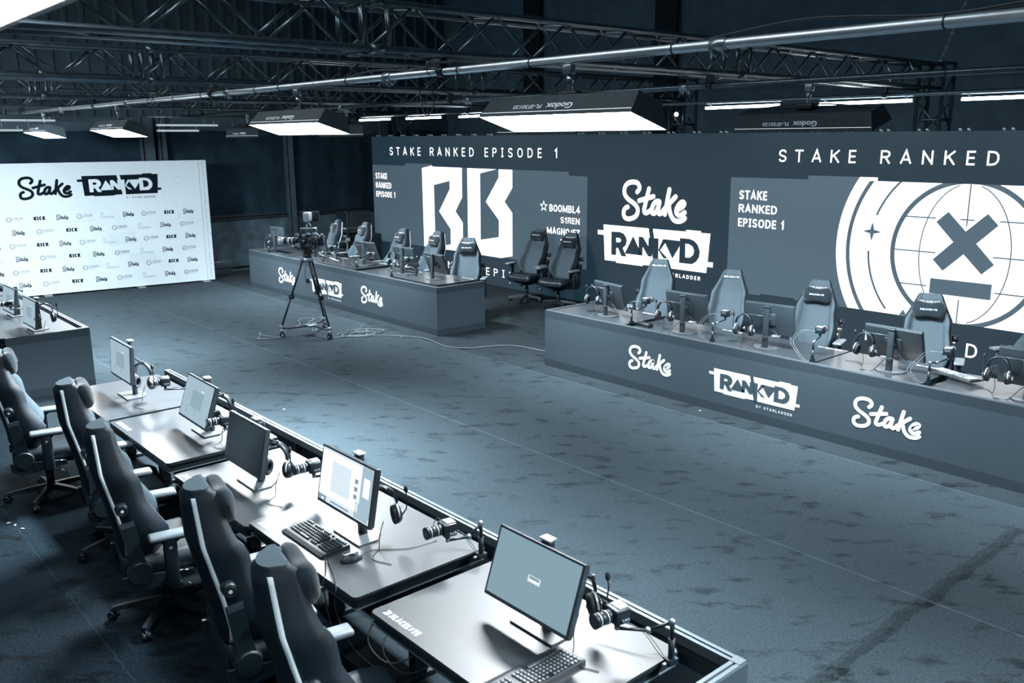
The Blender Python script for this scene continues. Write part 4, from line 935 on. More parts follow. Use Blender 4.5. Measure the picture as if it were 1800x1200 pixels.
def small_camera(x, y, z, yaw, fx, fy, fz, label, group, zclamp):
    t_ = thing('small_camera', label, 'camera', (x, y, z), yaw, group)
    obj('camera_body', cached('cb', cam_body), t_); obj('lens', cached('cl', cam_lens), t_)
    inv = rotz(-yaw)
    loc = lambda p: tuple(inv @ (Vector(p) - Vector((x, y, z))))
    mx, my, mz = x * .35 + fx * .65, y * .5 + fy * .5, z - .085
    mb = MB(); mb.cyl((0, 0, -.034), (0, 0, -.06), .012, None, 8, 0); mb.sphere((0, 0, -.068), .013, 1, 8, 6)
    a1 = (0, 0, -.07); a2 = loc((mx, my, mz)); a3 = loc((fx, fy, fz + .2))
    mb.cyl(a1, a2, .008, None, 8, 0); mb.sphere(a2, .016, 1, 8, 6); mb.cyl(a2, a3, .008, None, 8, 0); mb.sphere(a3, .016, 1, 8, 6)
    obj('arm', mb.mesh('arm', ['black', 'steel']), t_)
    mb = MB(); b0 = loc((fx, fy, fz + .2)); b1_ = loc((fx, fy, fz + .001)); mb.cyl(b1_, (b1_[0], b1_[1], b1_[2] + .12), .015, None, 10, 0); mb.cyl((b1_[0], b1_[1], b1_[2] + .12), b0, .010, None, 10, 0); mb.box((b1_[0], b1_[1], b1_[2] + .015), (.05, .04, .028), 0); mb.cyl((b1_[0] + .02, b1_[1], b1_[2] + .01), (b1_[0] + .05, b1_[1], b1_[2] + .01), .008, None, 8, 1)
    obj('clamp_post', mb.mesh('clamp_post', ['black', 'steel']), t_)
    return t_
def cam_wires(x, y, z, fx, fy, fz, s, lb, loops=2):
    for k in range(loops):
        if k: lb = lb.replace('cable of', 'second cable of').replace('loop of', 'second loop of').replace(' half hidden by', ' by').replace(' far end of the row', ' far end')
        o_ = .03 * k
        wire([(x + s * .03, y + .04 + .006 * k, z - .012), (x + s * (.06), y + .14 + o_, z - .02), (x * .5 + fx * .5, y + .22 + o_, z - .12), (fx, fy + .17 + o_, fz + .09), (fx + s * .02, fy + .06 + o_, fz + .008), (fx, fy + .028, fz + .006)], .0021, lb, 'cable' if s > 0 else 'cable_pale')
SC = [(2.50, 7.31, .95, 2.74, 7.24, .725, 'small camera on an arm beside the pale monitor at the far end of the row'), (2.46, 6.02, .93, 2.72, 5.93, .68, 'small camera on an arm half hidden by the switched off monitor'), (2.46, 4.70, .95, 2.74, 4.66, .725, 'small camera on an arm left of the bright white window monitor'), (2.54, 3.43, .95, 2.74, 3.40, .725, 'small camera on an arm at the gap left of the nearest desk'), (2.57, 2.27, .95, 2.73, 2.10, .72, 'small camera on a bent arm at the near corner of the nearest desk')]
for x, y, z, fx, fy, fz, lb in SC:
    small_camera(x, y, z, PI - .15, fx, fy, fz, lb, 'small cameras on the nearest row', fz); cam_wires(x, y, z, fx, fy, fz, 1, 'cable of the ' + lb.replace('small camera on an arm', 'small camera').replace('small camera on a bent arm', 'small camera'))
for x, y, z, fx, fy, fz, lb in [(8.10, 6.81, 1.0, 7.90, 6.86, .745, 'small camera on an arm left of the second monitor on the long counter'), (8.15, 5.70, 1.0, 7.91, 5.69, .718, 'small camera on an arm left of the third monitor on the long counter'), (8.13, 4.53, 1.0, 7.87, 4.45, .727, 'small camera on an arm before the chair with the black pillow'), (8.15, 3.26, 1.0, 7.92, 3.32, .722, 'small camera on an arm at the gap beside the pale keyboard')]:
    small_camera(x, y, z, .1, fx, fy, fz, lb, 'small cameras along the long counter', fz); cam_wires(x, y, z, fx, fy, fz, -1, 'loop of the ' + lb.replace('small camera on an arm', 'small camera'), 2)
for x, y, z, fx, fy, fz, lb in [(8.15, 11.93, 1.0, 7.92, 12.05, .728, 'small camera on an arm behind the lying headset, far counter'), (8.12, 13.04, .98, 7.92, 13.12, .76, 'small camera on an arm before the middle monitor of the far counter'), (8.12, 14.35, .98, 7.92, 14.28, .728, 'small camera on an arm behind the pan handle of the tripod'), (8.05, 16.55, 1.02, 7.92, 16.45, .728, 'small camera on an arm at the far left end of the far counter')]:
    small_camera(x, y, z, .2, fx, fy, fz, lb, 'small cameras along the far counter', fz); cam_wires(x, y, z, fx, fy, fz, -1, 'loop of the ' + lb.replace('small camera on an arm', 'small camera'), 1)
small_camera(2.40, 12.26, .95, PI - .5, 2.7, 12.4, .73, 'small camera on an arm before the left edge monitor', 'small cameras at the left edge', .73)
small_camera(2.42, 13.5, .95, PI - .5, 2.7, 13.62, .725, 'small camera on an arm at the very left edge of the view', 'small cameras at the left edge', .73)

# ================================================================== KEYBOARDS AND DESK CLUTTER
def keyboard(x, y, z, rz, label, pale=False):
    t_ = thing('keyboard', label, 'keyboard', (x, y, z + .001), rz, 'keyboards on the desks')
    # local: long side y, user at -x
    mb = MB(); prof = [(-.10, 0), (-.10, .010), (-.075, .016), (.075, .026), (.082, .022), (.082, 0)]
    rings = [[(p[0], yy, p[1]) for p in prof] for yy in (-.225, .225)]; mb.loft(rings, 0, True, False); obj('case', mb.mesh('kb_case', 'black' if not pale else 'stand_base'), t_)
    mb = MB()
    for r in range(6):
        xx = .066 - r * .0215 - (.004 if r > 0 else 0); n = 20
        for c in range(n):
            yy = -.21 + .42 * (c + .5) / n
            if c in (14,) or (r == 0 and c in (3, 8, 12)): continue
            z_ = .026 - (.075 - xx) * .067
            if r == 5 and 5 <= c <= 10:
                if c == 7: mb.rbox((xx, -yy, z_ + .004), (.017, .10, .008), .002, 0, None, 1, False)
                continue
            mb.rbox((xx, -yy, z_ + .004), (.0165, .017, .009), .003, 0, None, 1, False)
    obj('keys', mb.mesh('kb_keys', 'key' if not pale else 'silver'), t_)
    return t_
keyboard(2.185, 4.19, .725, 0, 'black keyboard in front of the bright white window monitor')
keyboard(2.225, 2.42, .72, R_(-90), 'black keyboard across the front corner of the nearest desk')
keyboard(8.30, 3.23, .745, R_(160), 'pale keyboard bridging the gap between two desks below the globe', True)
mb = MB(); rings = []
for k in range(9):
    t_ = k / 8; a = math.sin(PI * min(max(t_, .04), .96)) ** .5; rings.append([(-.06 + .12 * t_, .033 * a * math.cos(PI * j / 8), .001 + .036 * a * (.6 + .4 * math.sin(PI * t_)) * math.sin(PI * j / 8)) for j in range(9)])
mo = thing('mouse', 'black mouse beside the keyboard near the bright window monitor', 'mouse', (2.20, 3.84, .726), R_(-10))
mb.loft(rings, 0, True, True, None, False); obj('shell', mb.mesh('mouse_shell', 'black'), mo)
mb = MB(); mb.cyl((.03, -.005, .033), (.03, .005, .033), .010, n=10); obj('wheel', mb.mesh('mouse_wheel', 'silver'), mo)
wire([(2.26, 3.84, .735), (2.35, 3.86, .73), (2.5, 3.75, .73), (2.68, 3.72, .73)], .0025, 'thin cable running back from the mouse')
wire([(2.12, 3.98, .735), (2.02, 3.80, .732), (1.975, 3.74, .66), (1.97, 3.6, .40), (2.1, 3.5, .25)], .004, 'keyboard cable hanging over the front edge beside the mouse')
wire([(2.10, 3.92, .735), (2.0, 3.66, .73), (1.97, 3.62, .62), (1.99, 3.5, .45), (2.1, 3.35, .3)], .003, 'second thin cable hanging over the front edge beside the mouse')
bx = thing('cable_hub', 'small black box lying on the first desk of the long counter', 'box', (8.0, 6.72 + .02, .7162), R_(-5))
mb = MB(); mb.rbox((0, 0, .022), (.09, .22, .042), .012, 0); obj('box_body', mb.mesh('hub_body', 'black'), bx)
mb = MB()
for k in range(3): mb.rbox((.01, -.05 + .05 * k, .046), (.02, .03, .008), .003, 0)
obj('button', mb.mesh('hub_buttons', 'stand'), bx)
for i in range(5, 10):
    x, y, zc, yaw, tilt, zd, kind, _, g = MON[i]
    wire([(x - .05, y - .06, zc - .10), (x - .06, y - .14, zc - .17), (x - .13, y - .05, zd + .14), (x - .14, y + .03, zd + .12), (x - .18, y + .12, zd + .006), (x - .22, y + .22, zd + .006)], .004, 'power cable tied to the pole, ' + SHORT[i])
for (px_, py_, lb) in ((1.98, 3.42, 'loose cables hanging at the gap before the nearest desk'), (1.99, 3.30, 'thin loose cable below the nearest desk front')):
    wire([(px_ + .2, py_ + .1, .60), (px_ + .06, py_ + .02, .50), (px_ + .1, py_ - .12, .42), (px_ + .25, py_ - .2, .5), (px_ + .3, py_ - .05, .62)], .004, lb)
for y0, y1, lb in ((2.35, 3.1, 'black computer case under the nearest desk'),):
    t_ = thing('computer_case', lb, 'computer', (2.50, (y0 + y1) / 2, 0), 0, 'computer cases under the nearest row')
    mb = MB(); mb.rbox((0, 0, .25), (.42, .22, .46), .008, 0, None, 2, False); mb.box((0, .07, .01), (.36, .03, .02), 0); mb.box((0, -.07, .01), (.36, .03, .02), 0); obj('case_body', mb.mesh('pc_body', 'black'), t_)
    mb = MB(); mb.box((-.213, 0, .3), (.006, .16, .3)); obj('front_grille', mb.mesh('pc_grille', 'stand'), t_)

# ================================================================== GAMING CHAIRS
def interp(tab, t_):
    for (a, va), (b_, vb) in zip(tab, tab[1:]):
        if a <= t_ <= b_:
            s = (t_ - a) / (b_ - a); return va + (vb - va) * s
    return tab[-1][1]
HB = .86
WT = [(0, .175), (.06, .215), (.14, .255), (.24, .275), (.36, .272), (.46, .252), (.56, .240), (.64, .243), (.69, .232), (.80, .185), (.92, .140), (.975, .122), (1, .105)]
BT = [(0, .03), (.08, .09), (.16, .145), (.24, .150), (.34, .115), (.46, .075), (.56, .085), (.63, .088), (.70, .055), (.85, .022), (1, .008)]
CT = [(0, .0), (.2, .018), (.4, .012), (.7, -.012), (1, .012)]
def lean_matrix(deg): return Matrix.Translation((-.20, 0, .455)) @ Matrix.Rotation(R_(-deg), 4, 'Y')
LEAN = Matrix.Identity(4)
PIV = Vector((-.17, 0, .455))
def back_rings():
    rings = []
    ts = [0, .02, .05, .09, .14, .19, .24, .30, .36, .42, .48, .54, .60, .65, .69, .74, .80, .86, .92, .96, .985, 1.0]
    ss = [-1, -.97, -.88, -.78, -.68, -.60, -.52, -.3, 0, .3, .52, .60, .68, .78, .88, .97, 1]
    for t_ in ts:
        w_ = interp(WT, t_); b_ = interp(BT, t_); c = interp(CT, t_); r = []
        edge = 1 if .03 < t_ < .97 else .55
        th = .052 * edge
        for s in ss:
            k = min(max((abs(s) - .55) / .25, 0), 1); k = k * k * (3 - 2 * k)
            rr = min(max((abs(s) - .86) / .14, 0), 1)
            x = c + th + b_ * k * (1 - .55 * rr * rr) - .022 * rr * rr - (.006 if .56 < abs(s) < .64 else 0)
            r.append((x, s * w_, t_ * HB))
        for s in reversed(ss):
            rr = min(max((abs(s) - .80) / .20, 0), 1)
            r.append((c - th - .042 * (1 - s * s) * min(1, 6 * t_ + .2) + .016 * rr * rr, s * w_ * .84, t_ * HB))
        rings.append(r)
    return rings
def backrest_mesh():
    mb = MB(); mb.loft(back_rings(), 0, True, True, LEAN)
    n = 34
    # shell material on the rear half of every ring
    cnt = 0
    for i, f in enumerate(mb.f):
        if len(f) == 4:
            j = min(v % n for v in f) if not ({v % n for v in f} >= {0, n - 1}) else n - 1
            if j >= 14 or j <= 1: mb.mi[i] = 1
    return mb.mesh('backrest', ['chair_fabric', 'chair_shell'])
def piping_mesh(sg):
    mb = MB(); rings = []
    for k in range(25):
        t_ = .08 + .885 * k / 24; w_ = interp(WT, t_); c = interp(CT, t_)
        wd = .020 if t_ > .62 else .013
        y0, y1 = sg * (w_ * .84 - .001), sg * (w_ * .84 - wd - .004); xb = c - .052 - .002
        rings.append([(xb + .016, y0 + sg * .004, t_ * HB), (xb - .003, y0 - sg * .010, t_ * HB), (xb - .004, y1, t_ * HB), (xb + .008, y1, t_ * HB)])
    mb.loft(rings, 0, True, True, LEAN); return mb.mesh('piping', 'piping')
def crease_mesh():
    mb = MB()
    for sg in (-1, 1):
        pts = []
        for k in range(18):
            t_ = .05 + .62 * k / 17; w_ = interp(WT, t_); pts.append((interp(CT, t_) + .0495, sg * w_ * .60, t_ * HB))
        mb.tube(pts, .0035, 6, 0, LEAN)
        for t0, t1 in ((.60, .665),): mb.tube([(interp(CT, t_) + .052 + interp(BT, t_) * .82, sg * interp(WT, t_) * (.86 - (t_ - .6) * 1.0), t_ * HB) for t_ in (t0, (t0 + t1) / 2, t1)], .006, 6, 1, LEAN)
    return mb.mesh('seam', ['black_matt', 'white_print'])
def back_letter_mesh():
    mb = MB(); fn = lambda u, v: tuple(LEAN @ Vector((.012 + .056, u, .757 + v))); put_caps(mb, 'BLACKLYTE', -.075, .095, 0, .020, fn, 0, .16, .26)
    mb.poly([(-.10, 0), (-.085, 0), (-.08, .008), (-.085, .011), (-.08, .014), (-.085, .022), (-.10, .022), (-.094, .011)], fn); return mb.mesh('lettering_back', 'white_print')
def pillow_rings(): pass
def pillow_mesh():
    mb = MB(); rings = []; n = 20; P0 = (.012 + .05, 0, .725)
    for k in range(13):
        y = -.165 + .33 * k / 12; e = abs(y) / .165; prof = (1 - e ** 5) ** .5 if e < 1 else .05
        prof = max(prof, .12); hgt = (.072 + .013 * math.cos(e * PI * 1.0 + PI)) * prof + .008; dep = .048 * prof + .004
        zc = .0 + .004 * e
        rings.append([(P0[0] + .032 + dep * math.cos(2 * PI * j / n), y, P0[2] + zc + (hgt * 1.1) * (abs(math.sin(2 * PI * j / n)) ** .6) * (1 if math.sin(2 * PI * j / n) >= 0 else -1)) for j in range(n)])
    mb.loft(rings, 0, True, True, LEAN); return mb.mesh('head_pillow', 'velour')
def pillow_letter_mesh():
    mb = MB(); fn = lambda u, v: tuple(LEAN @ Vector((.012 + .05 + .032 + .057, u, .716 + v))); put_caps(mb, 'BLACKLYTE', -.058, .082, 0, .017, fn, 0, .16, .28)
    mb.poly([(-.082, 0), (-.068, 0), (-.064, .007), (-.068, .009), (-.064, .011), (-.068, .018), (-.082, .018), (-.076, .009)], fn); return mb.mesh('lettering_pillow', 'white_print')
def seat_mesh():
    mb = MB(); rings = []
    for x, w_, zt, zb in ((-.25, .21, .475, .40), (-.235, .235, .492, .385), (-.15, .262, .495, .378), (0, .27, .492, .376), (.14, .272, .500, .376), (.23, .268, .502, .380), (.268, .25, .482, .392), (.28, .23, .455, .410)):
        ss = [-1, -.96, -.86, -.74, -.66, -.4, 0, .4, .66, .74, .86, .96, 1]; r = []
        for s in ss:
            k = min(max((abs(s) - .62) / .18, 0), 1); rr = min(max((abs(s) - .84) / .16, 0), 1)
            r.append((x, s * w_, zt + .028 * k * (1 if x < .2 else .5) - .048 * rr * rr))
        for s in reversed(ss): r.append((x, s * w_ * .95, zb + .012 * abs(s)))
        rings.append(r)
    mb.loft(rings, 0, True, True); return mb.mesh('seat', 'leather')
def mech_mesh():
    mb = MB(); mb.rbox((-.02, 0, .355), (.34, .30, .035), .008); mb.rbox((-.03, 0, .325), (.20, .13, .06), .012); mb.cyl((.10, 0, .33), (.19, 0, .31), .022, None, 10)
    for sg in (-1, 1): mb.tube([(.02, sg * .12, .345), (.04, sg * .24, .345), (.05, sg * .30, .33)], .007, 6)
    return mb.mesh('mechanism', 'black')
def lever_mesh():
    mb = MB(); mb.tube([(-.02, -.27, .40), (.06, -.285, .405), (.12, -.29, .395)], .008, 8); mb.tube([(.08, -.31, .335), (.13, -.315, .29)], .009, 8); return mb.mesh('lever', 'chrome')
def column_mesh():
    mb = MB(); mb.cyl((0, 0, .11), (0, 0, .24), .030, None, 14); mb.cyl((0, 0, .24), (0, 0, .34), .022, None, 14); mb.cyl((0, 0, .225), (0, 0, .245), .034, None, 14); return mb.mesh('gas_lift', 'black')
def base_mesh():
    mb = MB(); mb.cyl((0, 0, .07), (0, 0, .135), .045, .038, 16)
    for k in range(5):
        T_ = rotz(2 * PI * k / 5)
        rings = [[(x, -w_, z0), (x, w_, z0), (x, w_ * .6, z1), (x, -w_ * .6, z1)] for x, w_, z0, z1 in ((.02, .034, .078, .128), (.15, .028, .075, .115), (.29, .022, .068, .094), (.33, .018, .066, .086))]
        mb.loft(rings, 0, True, False, T_)
    return mb.mesh('star_base', 'black')
def caster_mesh():
    mb = MB(); mb.cyl((0, 0, .045), (0, 0, .072), .008, None, 8, 1)
    for sg in (-1, 1): mb.cyl((-.012, sg * .006, .029), (-.012, sg * .026, .029), .029, .026, 16, 0)
    mb.tube([(.014 * 1 - .012 + .034 * math.cos(a) - .002, 0, .029 + .034 * math.sin(a)) for a in [PI * k / 8 for k in range(9)]], .010, 6, 0)
    mb.cyl((-.012, -.027, .029), (-.012, .027, .029), .008, None, 8, 1); return mb.mesh('caster', ['black', 'steel'])
def arm_mesh(sg):
    mb = MB(); mb.rbox((-.0, sg * .345, .50), (.078, .048, .30), .014); mb.rbox((0, sg * .335, .395), (.08, .05, .06), .014); mb.rbox((0, sg * .25, .375), (.07, .19, .022), .006)
    mb.loft([[(x, sg * .345 - w_, z) for x, w_ in ((-.06 * e, .02 * e), (.06 * e, .02 * e))] + [(x, sg * .345 + w_, z) for x, w_ in ((.06 * e, .02 * e), (-.06 * e, .02 * e))] for z, e in ((.615, .5), (.655, 1.15))], 0, True, False)
    mb.cyl((0, sg * .363, .60), (0, sg * .37, .60), .010, None, 8, 1); return mb.mesh('armrest', ['black', 'silver'])
def pad_mesh(sg):
    mb = MB(); mb.rbox((.02, sg * .345, .672), (.27, .098, .034), .016, 0, None, 3); mb.rbox((.02, sg * .345, .653), (.20, .07, .014), .005, 1); return mb.mesh('arm_pad', ['arm_pad', 'black'])
def bracket_mesh(sg):
    mb = MB(); mb.prism([(-.235, .32), (-.30, .365), (-.30, .43), (.10, .40), (.10, .36)], sg * .262, sg * .282, 0, Matrix.Translation((.03, 0, 0)) @ Matrix(((1, 0, 0, 0), (0, 0, 1, 0), (0, 1, 0, 0), (0, 0, 0, 1))))
    return mb.mesh('side_bracket', 'leather')
def strut_mesh(sg):
    mb = MB(); mb.box((.0, sg * .283, .17), (.085, .022, .30), 0, LEAN); mb.box((.0, sg * .2945, .305), (.078, .003, .026), 1, LEAN); return mb.mesh('side_strut', ['leather', 'stand_base'])
def disc_mesh(sg):
    mb = MB(); mb.cyl((-.17, sg * .265, .45), (-.17, sg * .315, .45), .072, .064, 24); mb.torus((-.17, sg * .310, .45), .055, .005, 'y', 22); return mb.mesh('recline_disc', 'leather')
def knob_mesh(sg):
    mb = MB(); mb.cyl((-.005, sg * .245, .405), (-.005, sg * .305, .405), .036, .033, 18, 0, True, True, LEAN); mb.torus((-.005, sg * .305, .405), .024, .003, 'y', 16, 0, LEAN); mb.cyl((-.005, sg * .3055, .405), (-.005, sg * .3075, .405), .010, None, 8, 1, True, False, LEAN); return mb.mesh('lumbar_knob', ['leather', 'white_print'])
def chair(x, y, yaw, label, group, pillow=True, z=0.0, pillow_drop=0.0, spin=0.0, lean=14):
    t_ = thing('gaming_chair', label, 'chair', (x, y, 0), yaw, group)
    bs = obj('star_base', cached('c_base', base_mesh), t_, (0, 0, 0), (0, 0, spin))
    for k in range(5):
        a = 2 * PI * k / 5 + spin; obj('caster', cached('c_cast', caster_mesh), t_, (.32 * math.cos(a), .32 * math.sin(a), 0), (0, 0, a + (k * 1.3)))
    obj('gas_lift', cached('c_col', column_mesh), t_); obj('mechanism', cached('c_mech', mech_mesh), t_, (0, 0, z)); obj('lever', cached('c_lev', lever_mesh), t_, (0, 0, z))
    obj('seat', cached('c_seat', seat_mesh), t_, (0, 0, z))
    bp_ = PIV + Vector((0, 0, z)); br_ = (0, -R_(lean), 0)
    b_ = obj('backrest', cached('c_back', backrest_mesh), t_, bp_, br_)
    for sg in (-1, 1): obj('piping', cached(('c_pipe', sg), lambda: piping_mesh(sg)), b_, label='white piping')
    obj('seam', cached('c_seam', crease_mesh), b_); obj('lettering', cached('c_let', back_letter_mesh), b_)
    if pillow:
        p = obj('head_pillow', cached('c_pil', pillow_mesh), t_, bp_ + Matrix.Rotation(-R_(lean), 3, 'Y') @ Vector((0, 0, pillow_drop)), br_); obj('lettering', cached('c_pill', pillow_letter_mesh), p)
    for sg in (-1, 1):
        a = obj('armrest', cached(('c_arm', sg), lambda: arm_mesh(sg)), t_, (0, 0, z)); obj('arm_pad', cached(('c_pad', sg), lambda: pad_mesh(sg)), a)
        s = obj('side_bracket', cached(('c_brk', sg), lambda: bracket_mesh(sg)), t_, (0, 0, z)); obj('recline_disc', cached(('c_disc', sg), lambda: disc_mesh(sg)), s); obj('side_strut', cached(('c_strut', sg), lambda: strut_mesh(sg)), b_); obj('lumbar_knob', cached(('c_knob', sg), lambda: knob_mesh(sg)), b_)
    return t_
CG = ('gaming chairs at the nearest desk row', 'gaming chairs behind the long counter', 'gaming chairs behind the far counter', 'gaming chairs standing free before the screen')
for x, y, yaw, lb, pil, spin in [(1.65, 7.80, -11, 'black gaming chair at the far end of the nearest row, cut by the left edge', True, .5), (1.82, 6.42, -9, 'black gaming chair second from the far end of the nearest row', True, .9), (1.69, 5.27, -11, 'black gaming chair in the middle of the nearest row, with no head pillow', False, .35), (1.76, 3.98, -10, 'black gaming chair left of the keyboard and mouse, white stripe down its back', True, .7), (1.68, 3.02, -10, 'black gaming chair nearest the camera, cut by the bottom edge', True, .2)]:
    chair(x, y, R_(yaw), lb, CG[0], pil, 0, .02, spin, 8)
for x, y, yaw, lb, pil in [(9.12, 7.55, 205, 'grey gaming chair without pillow below the block wordmark, left end of the long counter', False), (8.98, 6.32, 198, 'grey gaming chair without pillow, second along the long counter', False), (9.02, 5.16, 195, 'grey gaming chair with black pillow in the middle of the long counter', True), (9.06, 3.88, 200, 'grey gaming chair with black pillow under the crossed out globe', True), (9.95, 3.18, 150, 'grey gaming chair cut by the right edge of the view', True)]:
    chair(x, y, R_(yaw), lb, CG[1], pil, 0, -.045, yaw * .3)
for x, y, yaw, lb in [(9.05, 16.3, 160, 'grey gaming chair tilted behind the video camera, far counter'), (9.15, 15.35, 168, 'grey gaming chair right of the equipment rack, far counter'), (8.98, 13.75, 172, 'grey gaming chair left of the hanging headset, far counter'), (9.12, 12.85, 174, 'grey gaming chair before the left angular letter, far counter'), (8.93, 11.42, 218, 'grey gaming chair facing the camera at the near end of the far counter')]:
    chair(x, y, R_(yaw), lb, CG[2], True, 0, -.05, yaw * .2)
chair(10.72, 11.85, R_(190), 'empty black gaming chair standing free, left one of the pair before the screen', CG[3], True, 0, 0, .3, 20)
chair(10.72, 11.02, R_(190), 'empty black gaming chair standing free, right one of the pair before the screen', CG[3], True, 0, -.06, .9, 20)

# ================================================================== TRIPOD AND VIDEO CAMERA
TC = Vector((6.36, 11.94, 0)); FEET = [(5.95, 12.10), (6.42, 11.50), (6.74, 12.22)]
tp = thing('tripod', 'tall black tripod on a wheeled dolly in front of the far counter', 'tripod', TC)
for fx, fy in FEET:
    p = Vector((fx, fy, 0)) - TC; d = p.normalized()
    top = Vector((d.x * .07, d.y * .07, 1.17)); bot = Vector((p.x, p.y, .17)); mid = top.lerp(bot, .55); side = Vector((-d.y, d.x, 0)) * .028
    mb = MB()
    for s in (-1, 1): mb.cyl(top + side * s, mid + side * s * .9, .012, None, 8, 0)
    mb.cyl(mid.lerp(top, .12), bot, .015, None, 8, 0); mb.rbox(tuple(mid), (.07, .07, .08), .01, 0); mb.cyl(mid + side * 1.4, mid - side * 1.4, .010, None, 8, 1); mb.rbox(tuple(top), (.06, .06, .06), .01, 1)
    obj('leg', mb.mesh('tripod_leg', ['black', 'steel']), tp)
    mb = MB(); mb.cyl((d.x * .06, d.y * .06, .15), (p.x, p.y, .135), .014, None, 8, 0); mb.rbox((p.x, p.y, .16), (.06, .06, .05), .01, 1); obj('spreader_arm', mb.mesh('spreader_arm', ['black', 'steel']), tp)
    mb = MB(); mb.cyl((p.x, p.y, .085), (p.x, p.y, .14), .022, None, 10, 1); mb.box((p.x - d.y * .0, p.y, .075), (.05, .03, .05), 0); mb.cyl((p.x - d.y * .02, p.y + d.x * .02, .042), (p.x + d.y * .02, p.y - d.x * .02, .042), .042, None, 18, 0); mb.cyl((p.x - d.y * .022, p.y + d.x * .022, .042), (p.x + d.y * .022, p.y - d.x * .022, .042), .016, None, 10, 1)
    obj('caster', mb.mesh('dolly_caster', ['black', 'silver']), tp)
mb = MB(); mb.rbox((0, 0, .16), (.16, .16, .035), .01); mb.tube([(-.04, -.05, .145), (-.03, -.09, .09), (.03, -.09, .09), (.04, -.05, .145)], .007, 6); obj('dolly_hub', mb.mesh('dolly_hub', 'steel'), tp)
mb = MB(); mb.cyl((0, 0, 1.13), (0, 0, 1.20), .085, .075, 16, 1); mb.cyl((0, 0, 1.20), (0, 0, 1.25), .06, None, 16, 0); mb.rbox((0, 0, 1.285), (.11, .10, .09), .02, 0); mb.cyl((.0, -.08, 1.29), (0, .08, 1.29), .04, None, 14, 0)
obj('fluid_head', mb.mesh('fluid_head', ['black', 'steel']), tp)
mb = MB(); mb.cyl((.05, -.06, 1.28), (.23, -.25, 1.19), .010, None, 8, 0); mb.cyl((.23, -.25, 1.19), (.33, -.36, 1.13), .016, .018, 10, 1); obj('pan_handle', mb.mesh('pan_handle', ['steel', 'silver']), tp)
mb = MB(); mb.tube(smooth_path([(.02, .05, 1.15), (-.06, .0, .95), (-.03, -.06, .80), (.05, -.03, .95), (.04, .02, 1.12)]), .004, 6); mb.sphere((-.04, -.04, .85), .035, 0, 8, 6); obj('hanging_cord', mb.mesh('hanging_cord', 'cable'), tp)
vc = thing('video_camera', 'large rigged video camera on the wheeled tripod, lens pointing left', 'camera', (TC.x, TC.y, 1.332), R_(133))
mb = MB(); mb.rbox((0, 0, .03), (.34, .14, .05), .008); mb.rbox((-.02, 0, .11), (.30, .13, .13), .015); mb.rbox((-.02, .03, .20), (.20, .05, .03), .01); mb.box((-.02, .03, .18), (.03, .03, .03)); mb.box((.08, .03, .18), (.03, .03, .03))
mb.rbox((-.22, 0, .12), (.10, .11, .15), .01); mb.rbox((-.10, -.085, .10), (.16, .05, .10), .008)
obj('camera_body', mb.mesh('video_camera_body', 'black'), vc)
mb = MB(); mb.cyl((.13, 0, .11), (.20, 0, .11), .052, None, 18, 0); mb.cyl((.20, 0, .11), (.215, 0, .11), .058, None, 18, 1); mb.cyl((.215, 0, .11), (.34, 0, .11), .050, None, 18, 0); mb.cyl((.25, 0, .11), (.28, 0, .11), .056, None, 18, 1); mb.cyl((.34, 0, .11), (.43, 0, .11), .056, .064, 18, 1); mb.cyl((.4302, 0, .11), (.4305, 0, .11), .055, None, 18, 2)
obj('lens', mb.mesh('video_lens', ['black', 'silver', 'glass']), vc)
mb = MB()
for sg in (-1, 1): mb.cyl((-.12, sg * .035, .03), (.36, sg * .035, .03), .008, None, 8, 0)
for k in range(5): mb.tube(smooth_path([(-.16 + .05 * k, .08, .16), (-.20 + .04 * k, .13, .08 + .02 * k), (-.10 + .05 * k, .10, -.02), (-.05 + .04 * k, .05, .02)]), .005, 6, 1)
rr = random.Random(3)
for k in range(16):
    mb.rbox((rr.uniform(-.26, .16), rr.choice((-.085, .085)) + rr.uniform(-.02, .02), rr.uniform(.03, .24)), (rr.uniform(.03, .07), rr.uniform(.02, .04), rr.uniform(.02, .05)), .005, 0)
for k in range(7):
    a0 = rr.uniform(-.2, .1); mb.tube(smooth_path([(a0, .08, rr.uniform(.1, .22)), (a0 + rr.uniform(-.08, .02), rr.uniform(.12, .18), rr.uniform(.0, .16)), (a0 + .05, .09, rr.uniform(-.06, .04))]), .004, 6, 1)
mb.tube([(-.16, 0, .23), (-.16, 0, .30), (.08, 0, .30), (.08, 0, .23)], .012, 8, 0)
for x_, y_, z_ in ((.05, -.075, .15), (-.05, -.11, .13), (.02, .08, .12), (-.15, .07, .20), (.10, .05, .20), (-.25, .03, .21)): mb.rbox((x_, y_, z_), (.04, .03, .03), .006, 0)
for x_, y_, z_ in ((.06, -.085, .08), (-.12, -.115, .16), (-.03, .085, .06), (.12, .06, .05)): mb.cyl((x_, y_, z_), (x_, y_ - .02, z_), .012, None, 10, 2)
obj('rig', mb.mesh('camera_rig', ['steel', 'cable', 'silver']), vc)
mb = MB(); mb.cyl((-.02, 0, .21), (-.02, 0, .36), .012, None, 8, 0); mb.tube([(-.02, 0, .30), (-.10, .02, .34), (-.02, 0, .40)], .009, 6, 0); obj('monitor_arm', mb.mesh('monitor_arm', 'steel'), vc)
mt = MB(); mt.rbox((-.03, -.02, .47), (.10, .14, .14), .02, 1); mt.rbox((.03, -.02, .52), (.08, .10, .06), .015, 0); mt.rbox((-.11, -.10, .47), (.14, .02, .15), .006, 0); mt.box((-.11, -.1105, .47), (.12, .002, .13), 2)
obj('viewfinder', mt.mesh('viewfinder', ['black', 'silver', 'scr_off']), vc)

